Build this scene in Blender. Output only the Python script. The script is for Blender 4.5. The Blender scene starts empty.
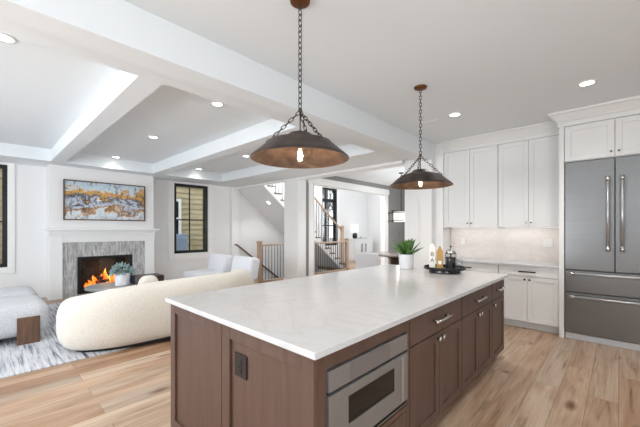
import bpy, bmesh, math, random
from mathutils import Vector, Matrix
random.seed(7)
SC = bpy.context.scene
COL = SC.collection
PI = math.pi

# ------------------------------------------------------------------ camera, world, exposure, added fill lamps
cam_d = bpy.data.cameras.new('camera')
cam = bpy.data.objects.new('camera', cam_d); COL.objects.link(cam)
cam.location = (0, 0, 1.40)
cam.rotation_euler = (PI / 2, 0, math.radians(43.17))
cam_d.sensor_width = 36.0
cam_d.lens = 318.3 / 640 * 36.0
cam_d.shift_y = 15.8 / 640
cam_d.clip_start = 0.02
SC.camera = cam

SC.view_settings.view_transform = 'Standard'
SC.view_settings.look = 'None'
SC.view_settings.gamma = 1
SC.view_settings.use_curve_mapping = False
SC.view_settings.exposure = 0.95

W = bpy.data.worlds.new('sky'); SC.world = W; W.use_nodes = True
bg = W.node_tree.nodes['Background']
bg.inputs[0].default_value = (0.80, 0.90, 1.0, 1); bg.inputs[1].default_value = 0.9

def area(name, loc, direction, sx, sy, power, color=(1, 1, 1)):
    d = bpy.data.lights.new(name, 'AREA'); d.shape = 'RECTANGLE'; d.size = sx; d.size_y = sy
    d.energy = power; d.color = color
    o = bpy.data.objects.new(name, d); COL.objects.link(o)
    o.location = loc
    o.rotation_euler = Vector(direction).to_track_quat('-Z', 'Z').to_euler()
    return o
COOL_WHITE = (0.95, 0.978, 1.0)
area('unseen_back_window_fill', (-6.2, -3.42, 1.5), (0, 1, .45), 2.2, 2.0, 24, COOL_WHITE)  # lamp added at an unseen window opening, tilted up to brighten the ceiling
area('unseen_back_window_fill', (-3.2, -3.42, 1.5), (0, 1, .8), 2.2, 2.0, 86, COOL_WHITE)  # second added lamp on the unseen back wall, aimed higher at the ceilings
area('unseen_side_window_fill', (2.42, -1.6, 1.6), (-1, 0.3, 1.9), 2.6, 1.6, 80, COOL_WHITE)  # added lamp at an unseen opening, pointed steeply up to lift the kitchen
area('dining_fill_light', (-2.60, 8.2, 1.5), (-1, 0, 0.5), 2.2, 1.7, 75, COOL_WHITE)  # hidden fill lamp added for the dining room, no opening behind it
area('hall_fill_light', (-8.45, 7.4, 4.4), (1, 0.1, -0.5), 2.4, 1.6, 170, COOL_WHITE)  # added lamp high above the stairs, unseen, on solid wall
area('entry_fill_light', (-6.9, 12.35, 1.5), (-0.3, -1, 0), 1.4, 2.0, 8, COOL_WHITE)  # fill lamp added out of sight to brighten the stair hall

# ------------------------------------------------------------------ materials
def lin(c):
    return tuple(((v / 255) / 12.92 if v / 255 <= 0.04045 else ((v / 255 + 0.055) / 1.055) ** 2.4) for v in c) + (1,)
def mat(name, rgb, rough=0.5, metal=0.0, emit=None, es=0.0, spec=None):
    m = bpy.data.materials.new(name); m.use_nodes = True
    b = m.node_tree.nodes['Principled BSDF']
    b.inputs['Base Color'].default_value = lin(rgb)
    b.inputs['Roughness'].default_value = rough
    b.inputs['Metallic'].default_value = metal
    if spec is not None: b.inputs['Specular IOR Level'].default_value = spec
    if emit:
        b.inputs['Emission Color'].default_value = lin(emit); b.inputs['Emission Strength'].default_value = es
    return m
def nodes(m): return m.node_tree.nodes, m.node_tree.links, m.node_tree.nodes['Principled BSDF']
def ramp(N, stops, interp='LINEAR'):
    r = N.new('ShaderNodeValToRGB'); r.color_ramp.interpolation = interp
    while len(r.color_ramp.elements) > 1: r.color_ramp.elements.remove(r.color_ramp.elements[0])
    r.color_ramp.elements[0].position = stops[0][0]; r.color_ramp.elements[0].color = lin(stops[0][1])
    for p, c in stops[1:]:
        e = r.color_ramp.elements.new(p); e.color = lin(c)
    return r
def texco(N, L, scale=(1, 1, 1), rot=(0, 0, 0), loc=(0, 0, 0)):
    t = N.new('ShaderNodeTexCoord'); mp = N.new('ShaderNodeMapping')
    mp.inputs['Scale'].default_value = scale; mp.inputs['Rotation'].default_value = rot; mp.inputs['Location'].default_value = loc
    L.new(t.outputs['Object'], mp.inputs['Vector']); return mp
def noise(N, L, vec, scale, detail=4, rough=0.5, dist=0.0):
    n = N.new('ShaderNodeTexNoise'); n.inputs['Scale'].default_value = scale; n.inputs['Detail'].default_value = detail
    n.inputs['Roughness'].default_value = rough; n.inputs['Distortion'].default_value = dist
    L.new(vec.outputs[0], n.inputs['Vector']); return n
def mix(N, L, a, b, fac, mode='MIX'):
    x = N.new('ShaderNodeMix'); x.data_type = 'RGBA'; x.blend_type = mode
    for v, i in ((a, 6), (b, 7), (fac, 0)):
        if hasattr(v, 'links'): L.new(v, x.inputs[i])
        else: x.inputs[i].default_value = v
    return x.outputs[2]
def bump(N, L, b, h, strength=0.2, dist=0.01):
    bp = N.new('ShaderNodeBump'); bp.inputs['Strength'].default_value = strength; bp.inputs['Distance'].default_value = dist
    L.new(h, bp.inputs['Height']); L.new(bp.outputs[0], b.inputs['Normal'])

M = {}
def grained(name, tones, scale, rough=0.4, bmp=0.05, noise_scale=1.0):
    m = mat(name, tones[1], rough); N, L, b = nodes(m)
    mp = texco(N, L, scale); n = noise(N, L, mp, noise_scale, 6, 0.6, 0.6)
    k = len(tones) - 1
    r = ramp(N, [(0.25 + 0.5 * i / k, c) for i, c in enumerate(tones)])
    L.new(n.outputs[0], r.inputs[0]); L.new(r.outputs[0], b.inputs['Base Color'])
    if bmp: bump(N, L, b, n.outputs[0], bmp, 0.004)
    return m
M['wall'] = mat('white_wall_paint', (238, 238, 238), 0.6)
M['ceil'] = mat('white_ceiling_paint', (235, 240, 243), 0.7)
M['trim'] = mat('white_trim_paint', (241, 241, 240), 0.4)
M['gray'] = mat('grey_wall_paint', (140, 139, 137), 0.6)
M['cab'] = mat('white_cabinet_paint', (228, 228, 227), 0.38)
M['black'] = mat('black_metal', (12, 12, 13), 0.4)
M['dark'] = mat('dark_gap', (6, 6, 6), 0.6)
M['chrome'] = mat('polished_nickel', (205, 205, 205), 0.18, 1.0)
M['bulbglow'] = mat('warm_filament_bulb', (255, 220, 170), 0.3, emit=(255, 205, 140), es=14)
M['lens'] = mat('lit_lens', (255, 255, 255), 0.4, emit=(255, 250, 240), es=6)
M['striplens'] = mat('frosted_strip', (250, 246, 240), 0.4, emit=(255, 244, 230), es=0.25)
M['shade_white'] = mat('lit_white_shade', (250, 246, 240), 0.6, emit=(255, 246, 236), es=0.3)
M['blackglass'] = mat('black_glass', (8, 8, 9), 0.06)
M['blacklacq'] = mat('black_lacquer', (14, 16, 20), 0.22)
M['ceramic'] = mat('white_ceramic', (225, 226, 230), 0.35)
M['plate'] = mat('white_plastic', (236, 236, 234), 0.35)
M['bronze'] = mat('dark_bronze_plate', (34, 24, 21), 0.6)
M['soil'] = mat('soil', (40, 32, 26), 0.9)
M['stone'] = mat('grey_stone', (150, 152, 154), 0.4)
M['navy'] = mat('navy_fabric', (40, 40, 62), 0.8)
M['white_fabric'] = mat('white_fabric', (226, 228, 234), 0.85)
M['tan'] = mat('tan_carton', (190, 148, 84), 0.6)
M['paper'] = mat('white_carton', (240, 238, 234), 0.55)
M['ink'] = mat('dark_print', (30, 28, 28), 0.6)
M['coffee'] = mat('black_coffee', (12, 9, 8), 0.5)
M['utility'] = mat('grey_meter_box', (150, 166, 186), 0.5)
M['gravel'] = mat('gravel_ground', (120, 112, 100), 0.9)
M['steelstrip'] = mat('grille_steel_painted_sheen', (214, 219, 226), 0.3, 0.2)  # pale tone puts the grille's bright reflection into its base colour

def glassmat(name, tint=(1, 1, 1, 1), gl=0.08):
    m = bpy.data.materials.new(name); m.use_nodes = True; N = m.node_tree.nodes; L = m.node_tree.links
    N.remove(N['Principled BSDF']); out = N['Material Output']
    t = N.new('ShaderNodeBsdfTransparent'); t.inputs[0].default_value = tint
    g = N.new('ShaderNodeBsdfGlossy'); g.inputs['Roughness'].default_value = 0.02
    x = N.new('ShaderNodeMixShader'); f0 = N.new('ShaderNodeLayerWeight'); f0.inputs['Blend'].default_value = .25; f = N.new('ShaderNodeMath'); f.operation = 'MULTIPLY_ADD'; f.inputs[1].default_value = .35; f.inputs[2].default_value = .03; L.new(f0.outputs['Facing'], f.inputs[0])
    L.new(f.outputs[0], x.inputs[0]); L.new(t.outputs[0], x.inputs[1]); L.new(g.outputs[0], x.inputs[2])
    L.new(x.outputs[0], out.inputs[0]); return m
M['glass'] = glassmat('clear_glass')

# floor: wide oak planks along Y
m = M['floor'] = mat('oak_plank_floor', (180, 150, 120), 0.38); N, L, b = nodes(m)
mp = texco(N, L, (1, 1, 1), (0, 0, PI / 2))
br = N.new('ShaderNodeTexBrick'); L.new(mp.outputs[0], br.inputs['Vector'])
br.offset = 0.37; br.offset_frequency = 2; br.inputs['Scale'].default_value = 1
br.inputs['Color1'].default_value = (0, 0, 0, 1); br.inputs['Color2'].default_value = (1, 1, 1, 1); br.inputs['Mortar'].default_value = (0.5, 0.5, 0.5, 1)
br.inputs['Mortar Size'].default_value = 0.0012; br.inputs['Brick Width'].default_value = 1.75; br.inputs['Row Height'].default_value = 0.19; br.inputs['Mortar Smooth'].default_value = 0.1
tone = ramp(N, [(0.0, (178, 146, 120)), (0.25, (198, 170, 145)), (0.45, (207, 186, 165)), (0.65, (192, 164, 140)), (0.8, (188, 172, 156)), (0.9, (200, 172, 146)), (1.0, (214, 196, 178))])
L.new(br.outputs['Color'], tone.inputs[0])
def offs_vec(scale):
    mpg = texco(N, L, scale)
    add = N.new('ShaderNodeVectorMath'); add.operation = 'ADD'; L.new(mpg.outputs[0], add.inputs[0])
    sc = N.new('ShaderNodeVectorMath'); sc.operation = 'SCALE'; sc.inputs[3].default_value = 37.0
    L.new(br.outputs['Color'], sc.inputs[0]); L.new(sc.outputs[0], add.inputs[1]); return add
g1 = noise(N, L, offs_vec((26, 1.3, 1)), 1.0, 7, 0.62, 0.9)
gr = ramp(N, [(0.30, (150, 134, 122)), (0.44, (228, 220, 212)), (0.72, (255, 255, 255))]); L.new(g1.outputs[0], gr.inputs[0])
c1 = mix(N, L, tone.outputs[0], gr.outputs[0], 0.85, 'MULTIPLY')
g2 = noise(N, L, offs_vec((6, 0.9, 1)), 1.0, 3, 0.5, 1.2)
gr2 = ramp(N, [(0.35, (214, 196, 180)), (0.6, (255, 255, 255))]); L.new(g2.outputs[0], gr2.inputs[0])
c2 = mix(N, L, c1, gr2.outputs[0], 0.7, 'MULTIPLY')
kn = N.new('ShaderNodeTexVoronoi'); kn.inputs['Scale'].default_value = 1.0; kv = offs_vec((4.2, 1.6, 1)); L.new(kv.outputs[0], kn.inputs['Vector'])
kr = ramp(N, [(0.04, (88, 62, 46)), (0.11, (190, 164, 144)), (0.20, (255, 255, 255))]); L.new(kn.outputs['Distance'], kr.inputs[0])
c3 = mix(N, L, c2, kr.outputs[0], 0.9, 'MULTIPLY')
c4 = mix(N, L, c3, lin((92, 68, 52)), br.outputs['Fac'])
L.new(c4, b.inputs['Base Color'])
bump(N, L, b, g1.outputs[0], 0.06, 0.002)

M['walnut'] = grained('stained_island_wood', [(78, 57, 48), (90, 68, 58), (99, 77, 67)], (18, 18, 1.6), 0.42)
M['wood'] = grained('oak_handrail_wood', [(166, 138, 114), (188, 162, 140), (202, 178, 157)], (20, 20, 2), 0.42)
M['blockwood'] = grained('brown_block_wood', [(72, 50, 38), (98, 70, 54), (118, 88, 68)], (22, 22, 2), 0.45)
M['darkwood'] = grained('dark_brown_wood', [(42, 30, 25), (56, 40, 33), (70, 51, 42)], (4, 22, 22), 0.35)
M['brownrail'] = grained('brown_handrail_wood', [(96, 70, 54), (118, 90, 72), (136, 106, 86)], (20, 2, 20), 0.4)
# aged pendant metal
m = M['aged'] = mat('aged_iron', (74, 66, 62), 0.42, 0.75); N, L, b = nodes(m)
n = noise(N, L, texco(N, L, (1, 1, 1)), 9, 5, 0.6, 0.5); r = ramp(N, [(0.3, (62, 56, 56)), (0.55, (84, 74, 70)), (0.75, (112, 92, 80))])
L.new(n.outputs[0], r.inputs[0]); L.new(r.outputs[0], b.inputs['Base Color'])
m = M['copper'] = mat('aged_copper_inside', (150, 104, 76), 0.45, 0.85); N, L, b = nodes(m)
n = noise(N, L, texco(N, L, (1, 1, 1)), 7, 5, 0.65, 0.8); r = ramp(N, [(0.3, (98, 80, 70)), (0.55, (138, 114, 98)), (0.75, (168, 140, 120))])
L.new(n.outputs[0], r.inputs[0]); L.new(r.outputs[0], b.inputs['Base Color'])
M['canopy'] = mat('brushed_bronze', (118, 76, 44), 0.45, 0.8)
M['chain'] = mat('chain_iron', (84, 78, 76), 0.4, 0.9)
# stainless
m = M['steel'] = mat('brushed_stainless', (150, 151, 152), 0.32, 1.0); N, L, b = nodes(m)
n = noise(N, L, texco(N, L, (1.0, 1.0, 300)), 1, 2, 0.5); r = ramp(N, [(0.3, (124, 125, 126)), (0.7, (134, 135, 136))])
L.new(n.outputs[0], r.inputs[0]); L.new(r.outputs[0], b.inputs['Base Color'])
M['mwsteel'] = mat('satin_appliance_steel', (150, 150, 151), 0.35, 0.65)
M['steelhandle'] = mat('satin_steel', (188, 188, 190), 0.32, 0.8)
# quartz
m = M['quartz'] = mat('white_quartz', (232, 232, 232), 0.19); N, L, b = nodes(m)
n = noise(N, L, texco(N, L, (1, 1, 1)), 1.6, 8, 0.62, 1.6); r = ramp(N, [(0.46, (205, 206, 208)), (0.495, (199, 200, 201)), (0.53, (205, 206, 208))])
L.new(n.outputs[0], r.inputs[0]); L.new(r.outputs[0], b.inputs['Base Color'])
m = M['marble'] = mat('pale_marble', (232, 226, 222), 0.25); N, L, b = nodes(m)
n = noise(N, L, texco(N, L, (1, 1, 1.6)), 2.2, 8, 0.65, 1.8); r = ramp(N, [(0.42, (222, 214, 209)), (0.5, (216, 207, 202)), (0.60, (222, 215, 210))])
L.new(n.outputs[0], r.inputs[0]); L.new(r.outputs[0], b.inputs['Base Color'])
def boucle(name, rgb, rgb2, sc=90):
    m = mat(name, rgb, 0.95); N, L, b = nodes(m)
    n = noise(N, L, texco(N, L), sc, 4, 0.7); r = ramp(N, [(0.35, rgb2), (0.62, rgb)])
    L.new(n.outputs[0], r.inputs[0]); L.new(r.outputs[0], b.inputs['Base Color']); bump(N, L, b, n.outputs[0], 0.35, 0.012)
    b.inputs['Sheen Weight'].default_value = 0.2
    return m
M['boucle'] = boucle('cream_boucle', (224, 219, 209), (204, 199, 188))
M['boucle2'] = boucle('white_boucle', (212, 214, 218), (184, 187, 193), 70)
# rug
m = M['rug'] = mat('distressed_woven_rug', (210, 210, 214), 0.95); N, L, b = nodes(m)
n1 = noise(N, L, texco(N, L, (1.3, 24, 1)), 1.3, 7, 0.7, 0.3); n2 = noise(N, L, texco(N, L, (0.9, 0.9, 1)), 1.2, 3, 0.6)
ad = N.new('ShaderNodeMath'); ad.operation = 'MULTIPLY_ADD'; ad.inputs[1].default_value = 0.45; L.new(n2.outputs[0], ad.inputs[0]); L.new(n1.outputs[0], ad.inputs[2])
r = ramp(N, [(0.56, (58, 60, 76)), (0.64, (128, 132, 146)), (0.72, (188, 190, 196)), (0.9, (218, 218, 220))])
L.new(ad.outputs[0], r.inputs[0]); L.new(r.outputs[0], b.inputs['Base Color']); bump(N, L, b, n1.outputs[0], 0.4, 0.01)
# fireplace tile
m = M['tile'] = mat('vertical_stone_mosaic', (170, 170, 170), 0.35); N, L, b = nodes(m)
mp = N.new('ShaderNodeMapping'); t = N.new('ShaderNodeTexCoord'); sx = N.new('ShaderNodeSeparateXYZ'); cx_ = N.new('ShaderNodeCombineXYZ')
L.new(t.outputs['Object'], sx.inputs[0]); L.new(sx.outputs['Z'], cx_.inputs['X']); L.new(sx.outputs['Y'], cx_.inputs['Y'])
br = N.new('ShaderNodeTexBrick'); L.new(cx_.outputs[0], br.inputs['Vector']); br.inputs['Scale'].default_value = 1
br.inputs['Brick Width'].default_value = 0.16; br.inputs['Row Height'].default_value = 0.024; br.inputs['Mortar Size'].default_value = 0.0015
br.inputs['Color1'].default_value = lin((172, 172, 172)); br.inputs['Color2'].default_value = lin((226, 225, 223)); br.inputs['Mortar'].default_value = lin((150, 150, 150)); br.offset = 0.43
n = noise(N, L, texco(N, L, (6, 30, 6)), 1, 4, 0.6); r = ramp(N, [(0.3, (190, 190, 192)), (0.65, (255, 255, 255))]); L.new(n.outputs[0], r.inputs[0])
L.new(mix(N, L, br.outputs['Color'], r.outputs[0], 0.8, 'MULTIPLY'), b.inputs['Base Color'])
# siding
m = M['siding'] = mat('tan_lap_siding', (176, 160, 122), 0.7); N, L, b = nodes(m)
n = noise(N, L, texco(N, L, (1, 3, 14)), 1, 3, 0.6); r = ramp(N, [(0.3, (164, 148, 110)), (0.7, (190, 175, 138))]); L.new(n.outputs[0], r.inputs[0]); L.new(r.outputs[0], b.inputs['Base Color'])
M['bark'] = grained('grey_bark', [(66, 58, 52), (92, 82, 74), (118, 108, 100)], (12, 12, 2), 0.9)
# foliage
m = M['leaf'] = mat('agave_green', (58, 112, 52), 0.4); N, L, b = nodes(m)
n = noise(N, L, texco(N, L, (1, 1, 1)), 14, 3, 0.6); r = ramp(N, [(0.3, (44, 84, 34)), (0.7, (96, 140, 70))]); L.new(n.outputs[0], r.inputs[0]); L.new(r.outputs[0], b.inputs['Base Color'])
M['leafblue'] = mat('blue_green_leaf', (146, 172, 172), 0.6)
# painting
m = M['art'] = mat('abstract_painting', (200, 200, 200), 0.5); N, L, b = nodes(m)
t = N.new('ShaderNodeTexCoord'); sx = N.new('ShaderNodeSeparateXYZ'); L.new(t.outputs['Object'], sx.inputs[0])
nz = noise(N, L, texco(N, L, (1, 2.6, 4)), 1.3, 9, 0.62, 0.5)
md = N.new('ShaderNodeMath'); md.operation = 'MULTIPLY_ADD'; md.inputs[1].default_value = 0.95; L.new(nz.outputs[0], md.inputs[0]); L.new(sx.outputs['Z'], md.inputs[2])
mr = N.new('ShaderNodeMapRange'); mr.inputs[1].default_value = 0.36; mr.inputs[2].default_value = 1.30; L.new(md.outputs[0], mr.inputs[0])
r = ramp(N, [(0.0, (196, 176, 158)), (0.16, (206, 216, 224)), (0.27, (222, 228, 232)), (0.33, (190, 150, 104)), (0.385, (152, 112, 84)), (0.44, (196, 208, 218)), (0.52, (178, 184, 198)), (0.57, (70, 72, 92)), (0.615, (150, 128, 110)), (0.66, (212, 164, 84)), (0.75, (196, 148, 88)), (0.79, (214, 202, 182)), (0.84, (202, 216, 224)), (1, (188, 208, 220))])
L.new(mr.outputs[0], r.inputs[0])
n3 = noise(N, L, texco(N, L, (1, 9, 4)), 1.5, 6, 0.75, 0.6); r3 = ramp(N, [(0.40, (70, 70, 82)), (0.47, (255, 255, 255))]); L.new(n3.outputs[0], r3.inputs[0])
n4 = noise(N, L, texco(N, L, (1, 2.5, 5), loc=(3, 1, 2)), 2.2, 6, 0.7, 0.6); r4 = ramp(N, [(0.60, (0, 0, 0)), (0.66, (255, 255, 255))]); L.new(n4.outputs[0], r4.inputs[0])
ca = mix(N, L, r.outputs[0], r3.outputs[0], 0.75, 'MULTIPLY')
cb = mix(N, L, ca, lin((218, 226, 232)), r4.outputs[0])
L.new(cb, b.inputs['Base Color'])
# flames
m = M['flame'] = mat('flame', (255, 140, 40), 0.5); N, L, b = nodes(m)
n = noise(N, L, texco(N, L, (1, 1, 0.6)), 9, 4, 0.6, 0.5); r = ramp(N, [(0.3, (190, 50, 8)), (0.5, (255, 118, 22)), (0.68, (255, 216, 120))]); L.new(n.outputs[0], r.inputs[0])
L.new(r.outputs[0], b.inputs['Emission Color']); b.inputs['Emission Strength'].default_value = 0.8
m = M['ember'] = mat('glowing_log', (40, 26, 20), 0.8); N, L, b = nodes(m)
n = noise(N, L, texco(N, L), 7, 4, 0.6); r = ramp(N, [(0.5, (0, 0, 0)), (0.7, (220, 80, 20))]); L.new(n.outputs[0], r.inputs[0]); L.new(r.outputs[0], b.inputs['Emission Color']); b.inputs['Emission Strength'].default_value = 0.5

# ------------------------------------------------------------------ mesh helpers
class MB:
    def __init__(s): s.bm = bmesh.new()
    def box(s, x0, x1, y0, y1, z0, z1, bev=0.0, seg=2, T=None):
        bm = s.bm; cs = [(x, y, z) for z in (z0, z1) for y in (y0, y1) for x in (x0, x1)]
        if T: cs = [T(*c) for c in cs]
        v = [bm.verts.new(c) for c in cs]
        fs = [bm.faces.new([v[i] for i in q]) for q in ((0, 2, 3, 1), (4, 5, 7, 6), (0, 1, 5, 4), (2, 6, 7, 3), (0, 4, 6, 2), (1, 3, 7, 5))]
        if bev > 0:
            es = list({e for f in fs for e in f.edges})
            bmesh.ops.bevel(bm, geom=es, offset=bev, segments=seg, affect='EDGES', profile=0.5)
        return s
    def prism(s, poly, axis, a0, a1):
        def P(p, a): return {'x': (a, p[0], p[1]), 'y': (p[0], a, p[1]), 'z': (p[0], p[1], a)}[axis]
        A = [s.bm.verts.new(P(p, a0)) for p in poly]; B = [s.bm.verts.new(P(p, a1)) for p in poly]; n = len(poly)
        s.bm.faces.new(A); s.bm.faces.new(B[::-1])
        for i in range(n): s.bm.faces.new([A[i], B[i], B[(i + 1) % n], A[(i + 1) % n]])
        return s
    def lathe(s, prof, c=(0, 0, 0), n=32, axis='z'):
        rings = []
        for r, z in prof:
            ring = []
            for i in range(n if r > 1e-6 else 1):
                a = 2 * PI * i / n; p = (r * math.cos(a), r * math.sin(a), z)
                if axis == 'x': p = (p[2], p[0], p[1])
                if axis == 'y': p = (p[0], p[2], p[1])
                ring.append(s.bm.verts.new((c[0] + p[0], c[1] + p[1], c[2] + p[2])))
            rings.append(ring)
        for A, B in zip(rings, rings[1:]):
            for i in range(n):
                j = (i + 1) % n
                if len(A) == 1 and len(B) == 1: continue
                if len(A) == 1: s.bm.faces.new([A[0], B[i], B[j]])
                elif len(B) == 1: s.bm.faces.new([A[i], B[0], A[j]])
                else: s.bm.faces.new([A[i], B[i], B[j], A[j]])
        return s
    def tube(s, pts, r, n=8, closed=False, cap=True):
        pts = [Vector(p) for p in pts]; m = len(pts); rings = []
        up = None
        for i, p in enumerate(pts):
            if closed: d = pts[(i + 1) % m] - pts[i - 1]
            else: d = pts[min(i + 1, m - 1)] - pts[max(i - 1, 0)]
            d.normalize()
            if up is None:
                up = Vector((0, 0, 1)) if abs(d.z) < 0.9 else Vector((1, 0, 0))
            a = d.cross(up)
            if a.length < 1e-4: a = d.cross(Vector((0.3, 1, 0.2)))
            a.normalize(); bb = d.cross(a).normalized(); up = -bb if False else up
            rr = r[i] if isinstance(r, (list, tuple)) else r
            rings.append([s.bm.verts.new(p + a * rr * math.cos(2 * PI * k / n) + bb * rr * math.sin(2 * PI * k / n)) for k in range(n)])
        for i in range(m if closed else m - 1):
            A, B = rings[i], rings[(i + 1) % m]
            for k in range(n): s.bm.faces.new([A[k], A[(k + 1) % n], B[(k + 1) % n], B[k]])
        if cap and not closed:
            s.bm.faces.new(rings[0][::-1]); s.bm.faces.new(rings[-1])
        return s
    def ell(s, c, rx, ry, rz, nu=24, nv=14, e=1.0):
        f = lambda v: math.copysign(abs(v) ** e, v)
        rings = []
        for j in range(nv + 1):
            t = -PI / 2 + PI * j / nv
            k = 1 if j in (0, nv) else nu
            rings.append([s.bm.verts.new((c[0] + rx * f(math.cos(t)) * f(math.cos(2 * PI * i / nu)), c[1] + ry * f(math.cos(t)) * f(math.sin(2 * PI * i / nu)), c[2] + rz * f(math.sin(t)))) for i in range(k)])
        for A, B in zip(rings, rings[1:]):
            for i in range(nu):
                j = (i + 1) % nu
                if len(A) == 1: s.bm.faces.new([A[0], B[j], B[i]])
                elif len(B) == 1: s.bm.faces.new([A[i], A[j], B[0]])
                else: s.bm.faces.new([A[i], A[j], B[j], B[i]])
        return s
    def build(s, name, material, parent=None, smooth=False, mods=None):
        bm = s.bm
        bmesh.ops.recalc_face_normals(bm, faces=bm.faces[:])
        me = bpy.data.meshes.new(name); bm.to_mesh(me); bm.free()
        if smooth:
            for p in me.polygons: p.use_smooth = True
        o = bpy.data.objects.new(name, me); COL.objects.link(o)
        me.materials.append(M[material] if isinstance(material, str) else material)
        if smooth == 'auto':
            me.set_sharp_from_angle(angle=math.radians(38))
        if parent: attach(o, parent)
        return o
def world_loc(o):
    p = Vector(o.location)
    while o.parent: p = p + o.matrix_parent_inverse.to_translation(); o = o.parent; p = p + Vector(o.location)
    return p
def attach(o, parent):
    o.parent = parent; o.matrix_parent_inverse = Matrix.Translation(-world_loc(parent))
def thing(name, label, cat, loc=(0, 0, 0), group=None):
    o = bpy.data.objects.new(name, None); COL.objects.link(o); o.location = loc; o.empty_display_size = 0.1
    o['label'] = label; o['category'] = cat
    if group: o['group'] = group
    return o
def tag(o, label, cat, group=None, kind=None):
    o['label'] = label; o['category'] = cat
    if group: o['group'] = group
    if kind: o['kind'] = kind
    return o
def struct(o, label=None, cat=None):
    o['kind'] = 'structure'
    if label: o['label'] = label
    if cat: o['category'] = cat
    return o
def dup(o, parent=None):
    c = o.copy(); COL.objects.link(c)
    if parent: c.parent = parent; c.matrix_parent_inverse = o.matrix_parent_inverse.copy()
    for ch in list(o.children): dup(ch, c)
    return c
def mbox(*a, **k): return MB().box(*a, **k)

# ------------------------------------------------------------------ the setting
XW = -8.60                       # fireplace / window wall
CK, CL = 2.90, 2.90              # kitchen and living ceilings
def S(name, mb, m): return struct(mb.build(name, m))
fl = MB()
fl.box(-8.8, 2.7, -3.7, 5.38, -0.15, 0); fl.box(-6.93, 2.7, 5.38, 9.05, -0.15, 0); fl.box(-8.8, 2.7, 9.05, 12.7, -0.15, 0)
struct(fl.build('floor', 'floor'), 'wide oak plank floor running through kitchen and living room', 'floor')

# left wall with window openings (z 0..5.4 in the hall)
def wall_open_x(mb, x0, x1, y0, y1, z1, opens, z0=0):
    ys = y0
    for (a, bq, za, zb) in sorted(opens):
        mb.box(x0, x1, ys, a, z0, z1)
        if za > z0: mb.box(x0, x1, a, bq, z0, za)
        if zb < z1: mb.box(x0, x1, a, bq, zb, z1)
        ys = bq
    mb.box(x0, x1, ys, y1, z0, z1); return mb
W1 = (-1.10, 0.354, 0.67, 2.64); W2 = (3.508, 4.466, 0.75, 2.63); W3 = (9.28, 10.22, 0.74, 3.08)
S('wall_left', wall_open_x(MB(), -8.80, XW, -3.5, 5.45, 2.95, [W1, W2]), 'wall')
hw = wall_open_x(MB(), -8.80, XW, 5.45, 12.5, 5.4, [W3]); hw.box(-8.80, XW, 5.38, 12.5, -2.7, 0)
S('wall_hall', hw, 'wall')
S('wall_entry', mbox(-8.80, -5.8, 12.5, 12.7, 0, 5.4), 'wall')
S('ceiling_hall', mbox(-8.8, -5.8, 5.45, 12.7, 5.4, 5.55), 'ceil')
hp = mbox(-5.95, -5.85, 5.62, 12.5, 2.95, 5.4); hp.box(-8.6, -5.85, 5.35, 5.45, 2.96, 5.4)
S('wall_hall_upper', hp, 'wall')
# chimney breast around the firebox
cb = MB(); BX = -8.20
cb.box(XW, BX, 0.92, 1.40, 0, 2.95); cb.box(XW, BX, 2.36, 2.86, 0, 2.95); cb.box(XW, BX, 1.40, 2.36, 0.80, 2.95); cb.box(XW, BX, 1.40, 2.36, 0, 0.08)
S('wall_chimney', cb, 'wall')
# back wall and right wall (behind the camera) with window openings
bw = MB(); ops = [(-7.3, -5.1, .5, 2.5), (-4.3, -2.1, .5, 2.5)]
xs = -8.8
for a, c, za, zb in ops:
    bw.box(xs, a, -3.7, -3.5, 0, 2.95); bw.box(a, c, -3.7, -3.5, 0, za); bw.box(a, c, -3.7, -3.5, zb, 2.95); xs = c
bw.box(xs, 2.7, -3.7, -3.5, 0, 2.95); S('wall_back', bw, 'wall')
S('wall_right', wall_open_x(MB(), 2.5, 2.7, -3.5, 5.83, 2.95, [(-2.9, -0.3, 0.8, 2.4)]), 'wall')
S('wall_kitchen', mbox(-2.366, 2.7, 5.83, 5.95, 0, 2.95), 'wall')
st = mbox(-2.58, -2.366, 5.35, 5.83, 0, 2.9); st.box(-2.366, -2.228, 5.50, 5.83, 0, 2.9); st.box(-2.925, -2.58, 5.44, 5.83, 0, 2.95); st.box(-2.925, -2.366, 5.83, 5.95, 0, 2.95)
S('wall_stub', st, 'trim')
S('ceiling_kitchen', mbox(-2.366, 2.7, -3.5, 5.95, CK, CK + .12), 'ceil')
S('ceiling_living', mbox(-8.8, -2.366, -3.5, 5.45, CL, CL + .12), 'ceil')
S('ceiling_dining', mbox(-5.9, -2.4, 5.45, 11.1, 2.9, 3.02), 'ceil')
S('wall_dining_end', mbox(-5.9, -2.4, 10.95, 11.1, 0, 2.9), 'gray')
S('wall_dining_right', mbox(-2.55, -2.4, 5.95, 10.95, 0, 2.9), 'gray')
OY0, OY1, OZ = 5.92, 9.36, 2.59
g = MB(); g.box(-5.90, -5.80, 5.62, OY0, 0, 2.9); g.box(-5.90, -5.80, OY0, OY1, OZ, 2.9); g.box(-5.90, -5.80, OY1, 10.95, 0, 2.9)
S('wall_dining_left', g, 'gray')
t_ = MB(); t_.box(-5.92, -5.78, 5.75, OY0, 0, OZ, .004); t_.box(-5.92, -5.78, OY1, 9.60, 0, OZ, .004); t_.box(-5.92, -5.775, 5.72, 9.66, OZ, 2.76, .004)
t_.box(-5.93, -5.77, OY1 - .02, OY1, 0, OZ, .003); t_.box(-5.93, -5.77, OY0, OY0 + .02, 0, OZ, .003); t_.box(-5.93, -5.77, OY0, OY1, OZ - .02, OZ, .003)
S('trim_1', t_, 'trim')                                   # cased opening between dining room and stair hall
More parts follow.
